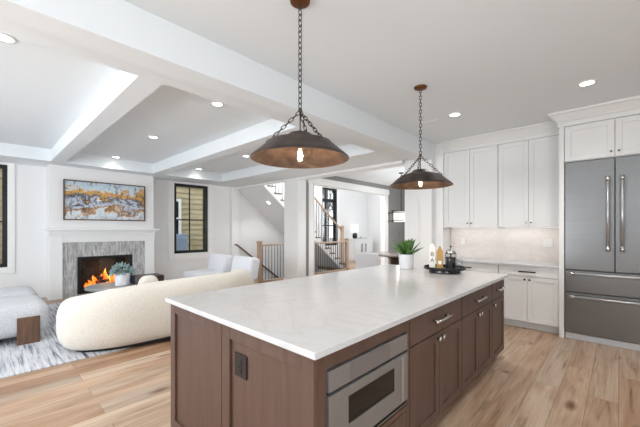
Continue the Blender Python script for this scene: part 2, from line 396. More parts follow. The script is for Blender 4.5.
# coffered ceiling of the living room
RB = 2.68
t_ = MB()
def coffer_lip(mb, *a): mb.box(*a)
t_.box(-2.925, -2.58, -3.5, 5.35, RB, CL)                    # ring along the header
t_.box(XW, -7.78, -3.5, 5.35, RB, CL)                         # ring along the fireplace wall
t_.box(-7.78, -2.925, 4.45, 5.35, RB, CL)                     # ring at the stair side
for (a, c) in ((-0.85, -0.65), (0.90, 1.10), (2.70, 2.90)): t_.box(-7.78, -2.925, a, c, RB, CL)
S('trim_2', t_, 'ceil')
t_ = mbox(-2.58, -2.366, -3.5, 5.35, 2.61, CL); t_.box(-2.366, -2.360, -3.5, 5.35, 2.61, 2.632)
S('trim_3', t_, 'ceil')                                   # dropped header above the island
t_ = mbox(-5.76, -2.925, 5.35, 5.60, 2.63, 2.95); t_.box(XW, -6.28, 5.35, 5.45, 2.63, 2.95)
S('trim_4', t_, 'trim')                                   # header from the stub wall over the column
t_ = mbox(-6.28, -5.76, 5.35, 5.62, 0, 2.95); t_.box(-6.30, -5.74, 5.33, 5.64, 0, 0.14, .004)
S('trim_5', t_, 'trim')                                   # square column
S('trim_6', mbox(XW, -8.53, 5.20, 5.45, 0, 2.68, .003), 'trim')
# base mouldings
def baseb(name, *a): S(name, mbox(*a, bev=.004), 'trim')
bb = MB()
for (a, c) in ((-3.5, .92), (2.86, 5.2)): bb.box(XW, XW + .018, a, c, 0, .14, .004)
S('baseboard_left', bb, 'trim')
bb = mbox(-5.80, -5.782, 9.66, 10.95, 0, .14, bev=.004); S('baseboard_dining', bb, 'trim')
S('baseboard_entry', mbox(-8.6, -5.9, 12.482, 12.5, 0, .14, bev=.004), 'trim')

# windows
def window(name, W, xo, muntin_y, muntin_z, label, casing=None, transom=None):
    y0, y1, z0, z1 = W
    r = thing(name, label, 'window', (XW, (y0 + y1) / 2, z0)); r['kind'] = 'structure'
    f = MB(); w = 0.07
    f.box(xo - .07, XW - .02, y0, y0 + w, z0, z1); f.box(xo - .07, XW - .02, y1 - w, y1, z0, z1)
    f.box(xo - .07, XW - .02, y0 + w, y1 - w, z0, z0 + w); f.box(xo - .07, XW - .02, y0 + w, y1 - w, z1 - w, z1)
    f.build('window_frame', 'black', r)
    k = MB()
    for yy in muntin_y: k.box(xo - .035, xo, yy - .012, yy + .012, z0 + w, z1 - w)
    for zz, h in muntin_z: k.box(xo - .03, xo + .005, y0 + w, y1 - w, zz - h, zz + h)
    k.build('muntin', 'black', r)
    MB().box(xo - .024, xo - .018, y0 + w * .8, y1 - w * .8, z0 + w * .8, z1 - w * .8).build('pane', 'glass', r)
    if casing:
        c = MB(); a0, a1, b0, b1 = casing; X0, X1 = XW, XW + .02
        c.box(X0, X1, a0, y0, b0, b1, .003); c.box(X0, X1, y1, a1, b0, b1, .003); c.box(X0, X1, y0, y1, b0, z0, .003); c.box(X0, X1, y0, y1, z1, b1, .003)
        c.build('casing', 'trim', r)
    return r
window('window_1', W1, -8.70, [-0.37], [(1.55, .014)], 'black framed window at the left edge beside the fireplace', (-1.25, .459, .55, 2.68))
window('window_2', W2, -8.70, [3.98], [(1.66, .014)], 'black framed four pane window right of the fireplace', (3.354, 4.621, .566, 2.68))
window('window_3', W3, -8.70, [9.62], [(2.58, .07), (1.55, .02)], 'tall black framed window behind the staircase', (9.12, 10.38, .60, 3.2))

# ------------------------------------------------------------------ outside
struct(mbox(-40, -8.82, -25, 45, -0.3, -0.2).build('ground', 'gravel'), 'gravel ground outside', 'ground')
h = thing('neighbor_house', 'tan lap-sided neighbouring house outside the black framed windows', 'house', (-12.2, 3, -0.2))
s_ = MB()
z = -0.2; k = 0
while z < 5.2:
    s_.prism([(-12.6, z), (-12.18, z), (-12.235, z + .2), (-12.6, z + .2)], 'y', -6, 8.2); z += .2
s_.build('siding', 'siding', h)
s_ = MB(); s_.prism([(-13.6, 5.0), (-11.8, 5.0), (-13.6, 6.3)], 'y', -6.2, 8.4); s_.build('roof', mat('grey_shingle', (90, 88, 88), .9), h)
wn = MB(); ya, yb, za, zb = 4.30, 5.22, 1.05, 2.55
wn.box(-12.2, -12.12, ya, ya + .1, za, zb); wn.box(-12.2, -12.12, yb - .1, yb, za, zb); wn.box(-12.2, -12.12, ya + .1, yb - .1, za, za + .1); wn.box(-12.2, -12.12, ya + .1, yb - .1, zb - .1, zb); wn.box(-12.2, -12.13, ya + .1, yb - .1, 1.78, 1.84)
w_ = wn.build('window_trim', 'trim', h); mbox(-12.19, -12.15, ya + .1, yb - .1, za + .1, zb - .1).build('pane', 'blackglass', w_)
u = thing('meter_box', 'grey blue utility meter box on the tan siding outside', 'utility box', (-12.05, 5.0, 0))
mbox(-12.16, -11.95, 4.72, 5.38, .12, 1.22, bev=.02).build('box', 'utility', u)
MB().lathe([(0, 0), (.09, 0), (.09, .06), (.07, .1), (0, .11)], (-11.95, 5.2, .98), 18, 'x').build('meter_dial', 'glass', u)
mbox(-11.95, -11.94, 4.80, 5.0, .3, 1.0, bev=.004).build('cover_door', 'utility', u)
MB().tube([(-12.0, 5.0, .05), (-12.0, 5.0, -.2)], .04, 8).build('conduit', 'utility', u)
def bare_tree(loc, hgt, r0, label, seed, nb=16, grp=None):
    rnd = random.Random(seed); t = thing('bare_tree', label, 'tree', loc, grp)
    tr = MB(); pts = [Vector(loc) + Vector((rnd.uniform(-.04, .04) * i, rnd.uniform(-.04, .04) * i, hgt * i / 6)) for i in range(7)]
    tr.tube(pts, [r0 * (1 - .13 * i) for i in range(7)], 8); tr.build('trunk', 'bark', t, True)
    br_ = MB()
    for k in range(nb):
        f = rnd.uniform(.15, .95); i = int(f * 6); p = pts[i].lerp(pts[min(6, i + 1)], f * 6 - i)
        a = rnd.uniform(0, 2 * PI); ln = hgt * rnd.uniform(.18, .4) * (1.1 - .5 * f); q = [p]
        d = Vector((math.cos(a), math.sin(a), rnd.uniform(.5, 1.4))).normalized()
        for j in range(4):
            d = (d + Vector((rnd.uniform(-.3, .3), rnd.uniform(-.3, .3), rnd.uniform(-.1, .3)))).normalized(); q.append(q[-1] + d * ln / 4)
        rr = r0 * .35 * (1.1 - .6 * f); br_.tube(q, [rr, rr * .8, rr * .6, rr * .4, rr * .2], 5)
        for j in (2, 3):
            d2 = (d + Vector((rnd.uniform(-1, 1), rnd.uniform(-1, 1), rnd.uniform(-.2, .6)))).normalized()
            br_.tube([q[j], q[j] + d2 * ln * .25, q[j] + d2 * ln * .5 + Vector((0, 0, .05))], [rr * .45, rr * .3, rr * .12], 4)
    br_.build('branches', 'bark', t, True); return t
bare_tree((-10.6, 5.95, -.2), 2.6, .03, 'bare shrub outside the four pane window', 3, 26)
bare_tree((-15.0, 16.6, -.2), 9, .24, 'thick bare tree trunk outside the tall stair window', 5, 22)
bare_tree((-16.5, 19.6, -.2), 9, .18, 'slender bare tree beyond the thick trunk outside the tall stair window', 8, 30)
bare_tree((-22.0, 27.5, -.2), 8, .14, 'farthest bare tree outside the tall stair window', 11, 40)

# ------------------------------------------------------------------ fireplace
fp = thing('fireplace', 'white mantel fireplace with grey mosaic surround and burning fire', 'fireplace', (BX, 1.89, 0))
mm = MB()
mm.box(BX, -8.14, .92, 1.125, 0, 1.30, .004); mm.box(BX, -8.14, 2.654, 2.86, 0, 1.30, .004); mm.box(BX, -8.14, 1.125, 2.654, 1.13, 1.30, .004)
mm.box(BX, -8.125, .91, 2.87, 1.255, 1.30, .003)
mm.box(BX, -8.10, .90, 2.88, 1.30, 1.375, .004); mm.build('surround', 'trim', fp)
mbox(BX, -8.02, .86, 2.94, 1.375, 1.412, bev=.006).build('mantel_shelf', 'trim', fp)
tl = MB(); tl.box(BX, -8.175, 1.125, 1.368, 0, 1.13); tl.box(BX, -8.175, 2.392, 2.654, 0, 1.13); tl.box(BX, -8.175, 1.368, 2.392, .825, 1.13); tl.box(BX, -8.175, 1.368, 2.392, 0, .05)
tl.build('tile_surround', 'tile', fp)
fr = MB(); fr.box(BX - .01, -8.165, 1.368, 1.425, .05, .825, .003); fr.box(BX - .01, -8.165, 2.335, 2.392, .05, .825, .003); fr.box(BX - .01, -8.165, 1.425, 2.335, .05, .135, .003); fr.box(BX - .01, -8.165, 1.425, 2.335, .765, .825, .003)
fr.build('firebox_frame', 'black', fp)
fb = MB(); fb.box(-8.585, -8.56, 1.405, 2.355, .085, .795); fb.box(-8.56, -8.215, 1.405, 1.42, .085, .795); fb.box(-8.56, -8.215, 2.34, 2.355, .085, .795); fb.box(-8.56, -8.215, 1.42, 2.34, .085, .10); fb.box(-8.56, -8.215, 1.42, 2.34, .78, .795)
fb.build('firebox', mat('dark_firebrick', (22, 20, 20), .7), fp)
mbox(-8.190, -8.186, 1.42, 2.34, .13, .77).build('glass_front', 'glass', fp)
for p in ([(-8.35, 1.52, .14), (-8.40, 2.2, .20)], [(-8.44, 1.62, .18), (-8.36, 2.28, .15)], [(-8.30, 1.72, .24), (-8.42, 2.12, .30)], [(-8.46, 1.60, .28), (-8.32, 1.86, .34)]):
    q0, q1 = Vector(p[0]), Vector(p[1]); pts = [q0.lerp(q1, i / 5) + Vector((0, 0, .012 * math.sin(i * 2.1))) for i in range(6)]
    MB().tube(pts, [.035, .045, .042, .046, .04, .03], 9).build('log', 'ember', fp, True)
def flame(y, z0, hgt, w, x=-8.36, lean=0.0):
    mb = MB(); prof = []
    n = 10; rings = []
    for i in range(n + 1):
        t = i / n; r = w * (math.sin(PI * min(1, t * .85 + .15)) ** .8) * (1 - t) ** .35 if i < n else 0
        c = (x + .015 * math.sin(5 * t + y * 9), y + lean * t + w * .45 * math.sin(6 * t + y * 7) * t, z0 + hgt * t)
        rings.append((c, max(r, .002)))
    mb.tube([c for c, r in rings], [r for c, r in rings], 8)
    mb.build('flame', 'flame', fp, True)
for a in ((1.62, .14, .17, .055), (1.72, .16, .24, .07), (1.80, .15, .16, .06), (1.93, .2, .34, .05), (2.0, .2, .24, .045), (2.08, .2, .2, .06), (1.87, .2, .22, .05), (1.55, .15, .1, .05), (2.16, .18, .12, .05)):
    flame(*a, lean=random.uniform(-.04, .05))
fl_ = bpy.data.lights.new('fire_glow', 'POINT'); fl_.energy = 2; fl_.color = (1, .45, .15); fl_.shadow_soft_size = .1
fo = bpy.data.objects.new('fire_glow', fl_); COL.objects.link(fo); fo.location = (-8.3, 1.9, .5); attach(fo, fp)

pa = thing('painting', 'wide abstract gold and grey painting in thin brown frame above the mantel', 'painting', (BX, 1.9, 1.59))
c = bpy.data.objects.new('canvas', None)
cv = mbox(0, .025, -.74, .74, 0, .80).build('canvas', 'art'); cv.location = (BX, 1.9, 1.60); attach(cv, pa); cv.location = (BX, 1.9, 1.60)
f = MB(); x0, x1 = BX, BX + .045
f.box(x0, x1, 1.14, 1.162, 1.59, 2.415); f.box(x0, x1, 2.638, 2.66, 1.59, 2.415); f.box(x0, x1, 1.162, 2.638, 1.59, 1.612); f.box(x0, x1, 1.162, 2.638, 2.393, 2.415)
f.build('picture_frame', 'blockwood', pa)

# ------------------------------------------------------------------ staircase and railings
XO = -7.30
RIS, RUN, N_ST, Y1S = .19, .245, 15, 9.03
sc_ = thing('staircase', 'white open sided staircase with oak handrail rising beyond the cased opening', 'staircase', (-7.9, 7.6, 0))
for k in range(1, N_ST + 1):
    yn = Y1S - RUN * (k - 1); zt = RIS * k
    xo = XO + (.22 if k == 1 else 0.03)
    MB().box(XW + .001, xo, max(5.455, yn - RUN), yn + .03, zt - .03, zt, .006).build('tread', 'wood' if k > 99 else 'brownrail', sc_)
    MB().box(XW + .001, xo - .03, yn - .02, yn, zt - RIS, zt - .03).build('riser', 'trim', sc_)
# closed stringer / spandrel edge on the open side and sloped soffit
sl = RIS / RUN
def zl(y): return (Y1S - y) * sl
poly = [(Y1S + .0, 0), (Y1S - .02, RIS - .03)]
for k in range(1, N_ST + 1):
    yn = Y1S - RUN * (k - 1); poly += [(yn - .02, RIS * k - .03), (max(5.455, yn - RUN - .02), RIS * k - .03)]
poly = [(Y1S, 0)] + poly[1:]
ye = 5.455
poly += [(ye, zl(ye) - .15), (Y1S - .15 / sl, 0)]
pp = []
for p in poly:
    if not pp or (abs(p[0] - pp[-1][0]) + abs(p[1] - pp[-1][1])) > 1e-4: pp.append(p)
MB().prism(pp, 'x', XO - .04, XO).build('stringer', 'trim', sc_)
MB().prism([(Y1S - .15 / sl, .0), (Y1S - .10 / sl, .0), (ye, zl(ye) - .10), (ye, zl(ye) - .15)], 'x', XW + .001, XO - .04).build('soffit', 'wall', sc_)
# stringer moulding
MB().prism([(Y1S - .13 / sl, .0), (Y1S - .07 / sl, .0), (ye, zl(ye) - .07), (ye, zl(ye) - .13)], 'x', XO, XO + .012).build('skirt_moulding', 'trim', sc_)
MB().tube([(XO - .02, 8.97, 1.37), (XO - .02, 8.72, 1.53), (XO - .02, ye + .05, zl(ye + .05) + 1.29)], .032, 10).build('handrail', 'wood', sc_, True)
nb = 0
for k in range(2, N_ST + 1):
    for f_ in (.06, .18):
        y = Y1S - RUN * (k - 1) - f_; z0 = RIS * k
        if y < 5.5: continue
        MB().tube([(XO - .02, y, z0), (XO - .02, y, zl(y) + 1.27)], .010, 6).build('baluster', 'plate' if f_ < 0 else 'black', sc_)
nw = mbox(XO - .07, XO + .03, 8.93, 9.02, .19, 1.47, bev=.004); nw.box(XO - .085, XO + .045, 8.915, 9.035, 1.47, 1.50, .006); nw.box(XO - .08, XO + .04, 8.92, 9.03, 1.50, 1.53, .012)
nw.build('newel_post', 'wood', sc_)
ds = thing('basement_stairs', 'flight of stairs going down behind the oak railing', 'staircase', (-7.9, 7, -2.6))
for k in range(1, 13):
    y = 5.40 + .26 * (k - 1); mbox(XW + .02, -6.96, y, y + .28, -.19 * k - .03, -.19 * k, bev=.004).build('tread', 'brownrail', ds)
    mbox(XW + .02, -6.96, y - .02 if k > 1 else y, y, -.19 * k, -.19 * (k - 1) - (.03 if k > 1 else 0.16)).build('riser', 'trim', ds)
bp_ = MB(); bp_.box(-6.95, -6.88, 5.38, 9.05, -2.7, -.15); bp_.box(-8.6, -6.95, 9.05, 9.15, -2.7, -.15); bp_.box(-8.6, -6.95, 5.28, 5.38, -2.7, -.15); bp_.box(-8.6, -6.95, 5.38, 9.05, -2.8, -2.7)
S('wall_basement', bp_, 'wall')
hr = thing('wall_handrail', 'brown handrail on the white stairwell wall sloping down to the basement', 'handrail', (-8.53, 5.3, .9))
yA, zA = 5.30, .93
MB().tube([(-8.53, yA, zA), (-8.53, yA + .06, zA), (-8.53, 8.2, zA - .73 * 2.84)], .026, 10).build('rail', 'brownrail', hr, True)
for y in (5.42, 6.9):
    z = zA - .73 * (y - yA - .06); MB().tube([(XW + .001, y, z - .07), (-8.55, y, z - .07), (-8.53, y, z - .02)], .009, 8).build('bracket', 'black', hr)
def railing(y0, y1, X, label, newels):
    r = thing('stair_railing', label, 'railing', (X, (y0 + y1) / 2, 0), 'oak railings around the stairwell')
    mbox(X - .035, X + .035, y0, y1, .955, 1.0, bev=.01).build('handrail', 'wood', r)
    mbox(X - .05, X + .05, y0, y1, 0, .05, bev=.006).build('base_rail', 'wood', r)
    n = int((y1 - y0) / .098)
    for i in range(1, n): 
        y = y0 + (y1 - y0) * i / n; MB().tube([(X, y, .05), (X, y, .957)], .008, 6).build('baluster', 'black', r)
    for y in newels:
        q = mbox(X - .05, X + .05, y - .05, y + .05, .0, 1.06, bev=.004); q.box(X - .06, X + .06, y - .06, y + .06, 1.06, 1.085, .006); q.build('newel_post', 'wood', r)
railing(4.99, 6.30, -6.85, 'oak railing with black balusters left of the square white column', [4.99])
railing(6.92, 8.66, -6.85, 'oak railing with black balusters right of the square white column', [6.92, 8.66])

# ------------------------------------------------------------------ kitchen cabinets
TX = lambda X0: (lambda u, v, w: (X0 + w, u, v))            # faces +X : u = y, v = z
TMX = lambda X0: (lambda u, v, w: (X0 - w, u, v))           # faces -X
TY = lambda Y0: (lambda u, v, w: (u, Y0 - w, v))            # faces -Y : u = x
def shaker(T, u0, u1, v0, v1, fw=.06, t=.02, rec=.009):
    mb = MB()
    mb.box(u0, u0 + fw, v0, v1, 0, t, .0015, 1, T); mb.box(u1 - fw, u1, v0, v1, 0, t, .0015, 1, T)
    mb.box(u0 + fw, u1 - fw, v0, v0 + fw, 0, t, .0015, 1, T); mb.box(u0 + fw, u1 - fw, v1 - fw, v1, 0, t, .0015, 1, T)
    s = .008                                                  # bevelled inner edge then flat panel
    mb.box(u0 + fw, u1 - fw, v0 + fw, v1 - fw, 0, t - rec, 0, 1, T)
    return mb
def slab(T, u0, u1, v0, v1, t=.02): return MB().box(u0, u1, v0, v1, 0, t, .002, 2, T)
def pull(T, uc, v, ln=.13, m='chrome', parent=None, w=.03):
    mb = MB(); a = ln / 2
    P = lambda u, w_: T(u, v, w_)
    mb.tube([P(uc - a * .8, .018), P(uc - a * .8, .018 + w)], .008, 8); mb.tube([P(uc + a * .8, .018), P(uc + a * .8, .018 + w)], .008, 8)
    mb.tube([P(uc - a, .018 + w), P(uc - a * .5, .021 + w), P(uc, .022 + w), P(uc + a * .5, .021 + w), P(uc + a, .018 + w)], .0095, 8)
    return mb.build('handle', m, parent, True)
def knob(T, u, v, m='chrome', parent=None, r=.019):
    mb = MB(); n = 14
    prof = [(.0001, 0), (.007, 0), (.006, .012), (r * .75, .016), (r, .022), (r * .95, .028), (.0001, .031)]
    rings = []
    for rr, w in prof:
        rings.append([mb.bm.verts.new(T(u + rr * math.cos(2 * PI * i / n), v + rr * math.sin(2 * PI * i / n), .018 + w)) for i in range(n)])
    for A, B in zip(rings, rings[1:]):
        for i in range(n): mb.bm.faces.new([A[i], A[(i + 1) % n], B[(i + 1) % n], B[i]])
    return mb.build('knob', m, parent, True)

# island: right hand cabinets face +X
IX, IY0, IY1, IT = -.92, .945, 3.862, .884     # carcass front plane X
T = TX(IX)
def carcass(x0, x1, y0, y1, z0, z1, kick, kdir, name, m, parent):
    mb = MB(); mb.box(x0, x1, y0, y1, z0, z1)
    k = .075
    if kdir == '+x': mb.box(x0, x1 - k, y0, y1, 0, kick)
    if kdir == '-x': mb.box(x0 + k, x1, y0, y1, 0, kick)
    if kdir == '-y': mb.box(x0, x1, y0 + k, y1, 0, kick)
    return mb.build(name, m, parent)
GI = 'brown island cabinets'
def island_cab(y0, y1, label, ndoor, px):
    c = thing('island_cabinet', label, 'cabinet', ((-1.6 + IX) / 2, (y0 + y1) / 2, 0), GI)
    carcass(-1.62, IX, y0 + .001, y1 - .001, .10, IT, .10, '+x', 'body', 'walnut', c)
    d = slab(T, y0 + .004, y1 - .004, .700, .866).build('drawer', 'walnut', c)
    pull(T, (y0 + y1) / 2, .79, .25 if ndoor > 1 else .19, 'chrome', d, .035)
    w = (y1 - y0) / ndoor
    for i in range(ndoor):
        a = y0 + w * i + .003; bq = y0 + w * (i + 1) - .003
        dr = shaker(T, a, bq, .112, .692, .058).build('door', 'walnut', c)
        ku = (bq - .03 if i == 0 else a + .03) if ndoor == 2 else a + .03
        knob(T, ku, .655, 'chrome', dr)
    return c
island_cab(1.735, 2.590, 'brown island cabinet beside the microwave, wide drawer over two doors', 2, 0)
island_cab(2.595, 3.408, 'middle brown island cabinet, drawer over two doors, second from the microwave', 2, 0)
island_cab(3.413, IY1, 'narrow brown island cabinet with single door at the fridge end', 1, 0)
mc = thing('island_cabinet', 'brown island cabinet at the near corner holding the built in microwave', 'cabinet', (-1.26, 1.33, 0), GI)
mb = MB(); y0, y1 = IY0, 1.730
mb.box(-1.62, -1.60, y0, y1, .10, IT); mb.box(-1.62, IX, y0, y0 + .02, .10, IT); mb.box(-1.62, IX, y1 - .02, y1, .10, IT); mb.box(-1.62, IX, y0 + .02, y1 - .02, .10, .385); mb.box(-1.62, IX, y0 + .02, y1 - .02, .80, IT); mb.box(-1.62, IX - .075, y0, y1, 0, .10)
mb.build('body', 'walnut', mc)
ff = MB(); ff.box(y0, 1.0, .10, IT, 0, .02, .0015, 1, T); ff.box(1.697, y1, .10, IT, 0, .02, .0015, 1, T); ff.box(1.0, 1.697, .805, IT, 0, .02, .0015, 1, T); ff.box(1.0, 1.697, .345, .375, 0, .02, .0015, 1, T)
ff.build('face_frame', 'walnut', mc)
slab(T, 1.003, 1.694, .112, .340).build('drawer', 'walnut', mc)
# near end panels
TE = TY(IY0)
e = shaker(TE, -1.618, -.90, .0, IT, .078, .022, .015).build('end_panel', 'walnut', mc)
iu = thing('island_cabinet', 'brown island cabinet on the living room side with plain shaker end panel', 'cabinet', (-1.97, 2.4, 0), GI)
carcass(-2.30, -1.624, IY0, IY1, .10, IT, .10, '-x', 'body', 'walnut', iu)
shaker(TE, -2.32, -1.624, .0, IT, .07, .022, .015).build('end_panel', 'walnut', iu)
TB = TMX(-2.30)
wq = (IY1 - IY0) / 6
for i in range(6):
    dr = shaker(TB, IY0 + wq * i + .003, IY0 + wq * (i + 1) - .003, .112, .876, .06).build('door', 'walnut', iu)
    knob(TB, IY0 + wq * (i + (0.92 if i % 2 == 0 else .08)), .80, 'chrome', dr)
TF = lambda u, v, w: (u, IY1 + w, v)
shaker(TF, -2.32, -1.624, .0, IT, .07, .015, .008).build('end_panel', 'walnut', iu)
ou = thing('outlet_cover', 'dark bronze outlet cover on the near end of the island', 'outlet', (-1.443, IY0 - .012, .685))
mbox(-1.497, -1.389, IY0 - .018, IY0 - .0075, .625, .745, bev=.003).build('plate', 'bronze', ou)
so = MB()
for z in (.665, .705): so.box(-1.462, -1.424, IY0 - .021, IY0 - .018, z - .014, z + .014, .002)
so.build('socket', 'black', ou)
ct = mbox(-2.352, -.868, .897, 3.885, IT, .914, bev=.003).build('island_countertop', 'quartz')
tag(ct, 'large white quartz countertop covering the brown island', 'countertop')

mw = thing('microwave', 'stainless steel drawer microwave built into the near end of the island', 'microwave', (-1.2, 1.35, .39))
mbox(-1.58, IX - .002, 1.004, 1.693, .388, .797).build('body', 'black', mw)
T2 = TX(IX)
cp = MB(); cp.box(1.005, 1.692, .705, .797, 0, .028, .002, 2, T2); cpo = cp.build('control_panel', 'mwsteel', mw)
cg = MB(); cg.box(1.155, 1.50, .711, .791, .0285, .030, 0, 1, T2); cg.build('display', mat('smoked_panel', (136, 132, 132), .35, .5), cpo)
dk = MB(); dk.box(1.005, 1.692, .692, .705, 0, .012, 0, 1, T2); dk.build('gap', 'dark', mw)
dr = MB(); W_ = (1.139, 1.548, .515, .645)
dr.box(1.005, W_[0], .418, .691, 0, .03, .002, 2, T2); dr.box(W_[1], 1.692, .418, .691, 0, .03, .002, 2, T2); dr.box(W_[0], W_[1], .418, W_[2], 0, .03, .002, 2, T2); dr.box(W_[0], W_[1], W_[3], .691, 0, .03, .002, 2, T2)
dro = dr.build('door', 'mwsteel', mw)
MB().box(W_[0], W_[1], W_[2], W_[3], .010, .024, 0, 1, T2).build('window_glass', 'blackglass', dro)
MB().box(1.615, 1.640, .43, .68, .030, .036, .003, 2, T2).build('door_edge_trim', 'steelhandle', dro)
MB().box(1.005, 1.692, .400, .417, 0, .010, 0, 1, T2).build('lower_gap', 'dark', mw)
MB().box(1.005, 1.692, .389, .400, 0, .026, .001, 1, T2).build('lower_trim', 'steel', mw)

# wall base cabinets
GB = 'white base cabinets under the backsplash'
TBk = TY(5.22)
def base_cab(x0, x1, label):
    c = thing('base_cabinet', label, 'cabinet', ((x0 + x1) / 2, 5.5, 0), GB)
    carcass(x0, x1, 5.22, 5.82, .10, IT, .10, '-y', 'body', 'cab', c)
    d = shaker(TBk, x0 + .003, x1 - .003, .745, .876, .035, .02, .006).build('drawer', 'cab', c)
    pull(TBk, (x0 + x1) / 2, .81, .20, 'black', d)
    xm = (x0 + x1) / 2
    for a, bq, ku in ((x0 + .003, xm - .0015, xm - .03), (xm + .0015, x1 - .003, xm + .03)):
        o = shaker(TBk, a, bq, .112, .738, .058).build('door', 'cab', c); knob(TBk, ku, .70, 'black', o, .014)
    return c
base_cab(-1.285, -.568, 'white base cabinet with drawer and two doors beside the refrigerator')
base_cab(-2.225, -1.289, 'white base cabinet half hidden behind the far end of the island')
tag(mbox(-2.226, -.566, 5.17, 5.815, IT, .914, bev=.003).build('kitchen_countertop', 'quartz'), 'white quartz countertop below the backsplash next to the refrigerator', 'countertop')
bs = mbox(-2.226, -.566, 5.815, 5.83, .914, 1.43).build('backsplash', 'marble'); struct(bs, 'pale marble slab backsplash between counter and wall cabinets', 'backsplash')
GU = 'tall white wall cabinets over the backsplash'
TU = TY(5.52)
def upper(x0, x1, xm, label):
    c = thing('wall_cabinet', label, 'cabinet', ((x0 + x1) / 2, 5.66, 1.43), GU)
    mbox(x0, x1, 5.52, 5.83, 1.43, 2.73).build('body', 'cab', c)
    for a, bq, ku in ((x0 + .003, xm - .002, xm - .03), (xm + .002, x1 - .003, xm + .03)):
        o = shaker(TU, a, bq, 1.435, 2.712, .062).build('door', 'cab', c); knob(TU, ku, 1.50, 'chrome', o, .013)
    MB().box(x0 + .05, x1 - .05, 5.72, 5.75, 1.420, 1.43).build('light_strip', 'striplens', c)
    lt = area('undercabinet_light', ((x0 + x1) / 2, 5.62, 1.41), (0, .15, -1), x1 - x0 - .12,   .03, 0.3, (1, .93, .84)); attach(lt, c)
    return c
upper(-2.20, -1.369, -1.788, 'pair of tall white wall cabinet doors at the left end')
upper(-1.365, -.568, -.962, 'pair of tall white wall cabinet doors next to the refrigerator')
S('trim_7', mbox(-2.228, -2.202, 5.525, 5.83, 1.43, 2.73), 'cab')
# crown mouldings
def crown(mb, x0, x1, yf, zb, proj, depth):
    pr = [(yf, zb), (yf - .012, zb), (yf - .012, zb + .055), (yf - .025, zb + .07), (yf - .03, zb + .085), (yf - proj * .8, CK - .03), (yf - proj, CK - .022), (yf - proj, CK - .0005), (yf + depth, CK - .0005), (yf + depth, zb)]
    mb.prism(pr, 'x', x0, x1)
t_ = MB(); crown(t_, -2.228, -.568, 5.51, 2.718, .10, .30); S('trim_8', t_, 'cab')
t_ = MB()
prof = [(0, 2.722), (.012, 2.722), (.012, 2.775), (.028, 2.79), (.034, 2.805), (.085, CK - .034), (.105, CK - .026), (.105, CK - .0005), (0, CK - .0005)]
rows = [[t_.bm.verts.new(q) for q in ((.62, 5.15 - p, z), (-.566 - p, 5.15 - p, z), (-.566 - p, 5.505, z))] for p, z in prof]
for A, B in zip(rows, rows[1:] + rows[:1]):
    for k in (0, 1): t_.bm.faces.new([A[k], A[k + 1], B[k + 1], B[k]])
t_.bm.faces.new([r[0] for r in rows]); t_.bm.faces.new([r[2] for r in rows][::-1])
t_.box(-.566, .62, 5.15, 5.83, 2.722, CK - .001)
S('trim_9', t_, 'cab')
# refrigerator enclosure
S('trim_10', mbox(-.566, -.512, 5.15, 5.83, 0, 2.722, bev=.002), 'cab')
S('trim_11', mbox(.452, .51, 5.15, 5.83, 0, 2.722, bev=.002), 'cab')
fc = thing('wall_cabinet', 'short white two door cabinet above the refrigerator', 'cabinet', (-.03, 5.5, 2.26))
TFc = TY(5.17)
mbox(-.51, .45, 5.17, 5.83, 2.262, 2.722).build('body', 'cab', fc)
for a, bq, ku in ((-.507, -.034, -.064), (-.028, .447, .004)):
    o = shaker(TFc, a, bq, 2.272, 2.712, .062).build('door', 'cab', fc); knob(TFc, ku, 2.33, 'chrome', o, .014)
fg = thing('refrigerator', 'stainless steel built in french door refrigerator with two freezer drawers', 'refrigerator', (-.03, 5.5, 0))
mbox(-.505, .445, 5.20, 5.80, .08, 2.255).build('body', 'black', fg)
mbox(-.505, .445, 5.24, 5.75, .0, .079).build('plinth', 'black', fg)
def fdoor(name, x0, x1, z0, z1):
    return mbox(x0, x1, 5.14, 5.198, z0, z1, bev=.004).build(name, 'steel', fg)
def fhandle(parent, p0, p1):
    p0, p1 = Vector(p0), Vector(p1); d = (p1 - p0).normalized(); y = Vector((0, .058, 0))
    mb = MB(); mb.tube([p0, p1], .016, 14); h_ = mb.build('handle', 'steelhandle', parent, True)
    for q, s in ((p0, 1), (p1, -1)):
        e_ = MB(); e_.tube([q, q + d * .06 * s], .021, 14); e_.tube([q + d * .03 * s, q + d * .03 * s + y], .012, 10)
        e_.build('handle_end', 'chrome', h_, True)
a = fdoor('door', -.503, -.034, .890, 2.250); fhandle(a, (-.093, 5.082, 1.135), (-.093, 5.082, 2.03))
a = fdoor('door', -.028, .443, .890, 2.250); fhandle(a, (.033, 5.082, 1.135), (.033, 5.082, 2.03))
a = fdoor('freezer_drawer', -.503, .443, .608, .880); fhandle(a, (-.455, 5.082, .845), (.395, 5.082, .845))
a = fdoor('freezer_drawer', -.503, .443, .088, .600); fhandle(a, (-.455, 5.082, .555), (.395, 5.082, .555))
mbox(-.503, .443, 5.165, 5.199, .004, .078, bev=.003).build('toe_grille', 'steelstrip', fg)
def wallplate(name, label, x, z, n, y=5.815, m='plate'):
    w = .045 * n + .03; o = thing(name, label, 'outlet', (x, y, z))
    mbox(x - w / 2, x + w / 2, y - .008, y, z - .06, z + .06, bev=.003).build('plate', m, o)
    for i in range(n):
        xx = x + (i - (n - 1) / 2) * .046
        mbox(xx - .016, xx + .016, y - .011, y - .008, z - .033, z + .033, bev=.002).build('rocker', m, o)
wallplate('outlet_plate', 'double white wall plate on the backsplash near the refrigerator', -.775, 1.195, 2)
wallplate('outlet_plate', 'single white wall plate on the backsplash above the round tray', -2.0, 1.195, 1)
o = thing('switch_plate', 'small switch plate on the grey dining room wall', 'switch', (-5.8, 10.45, 1.25))
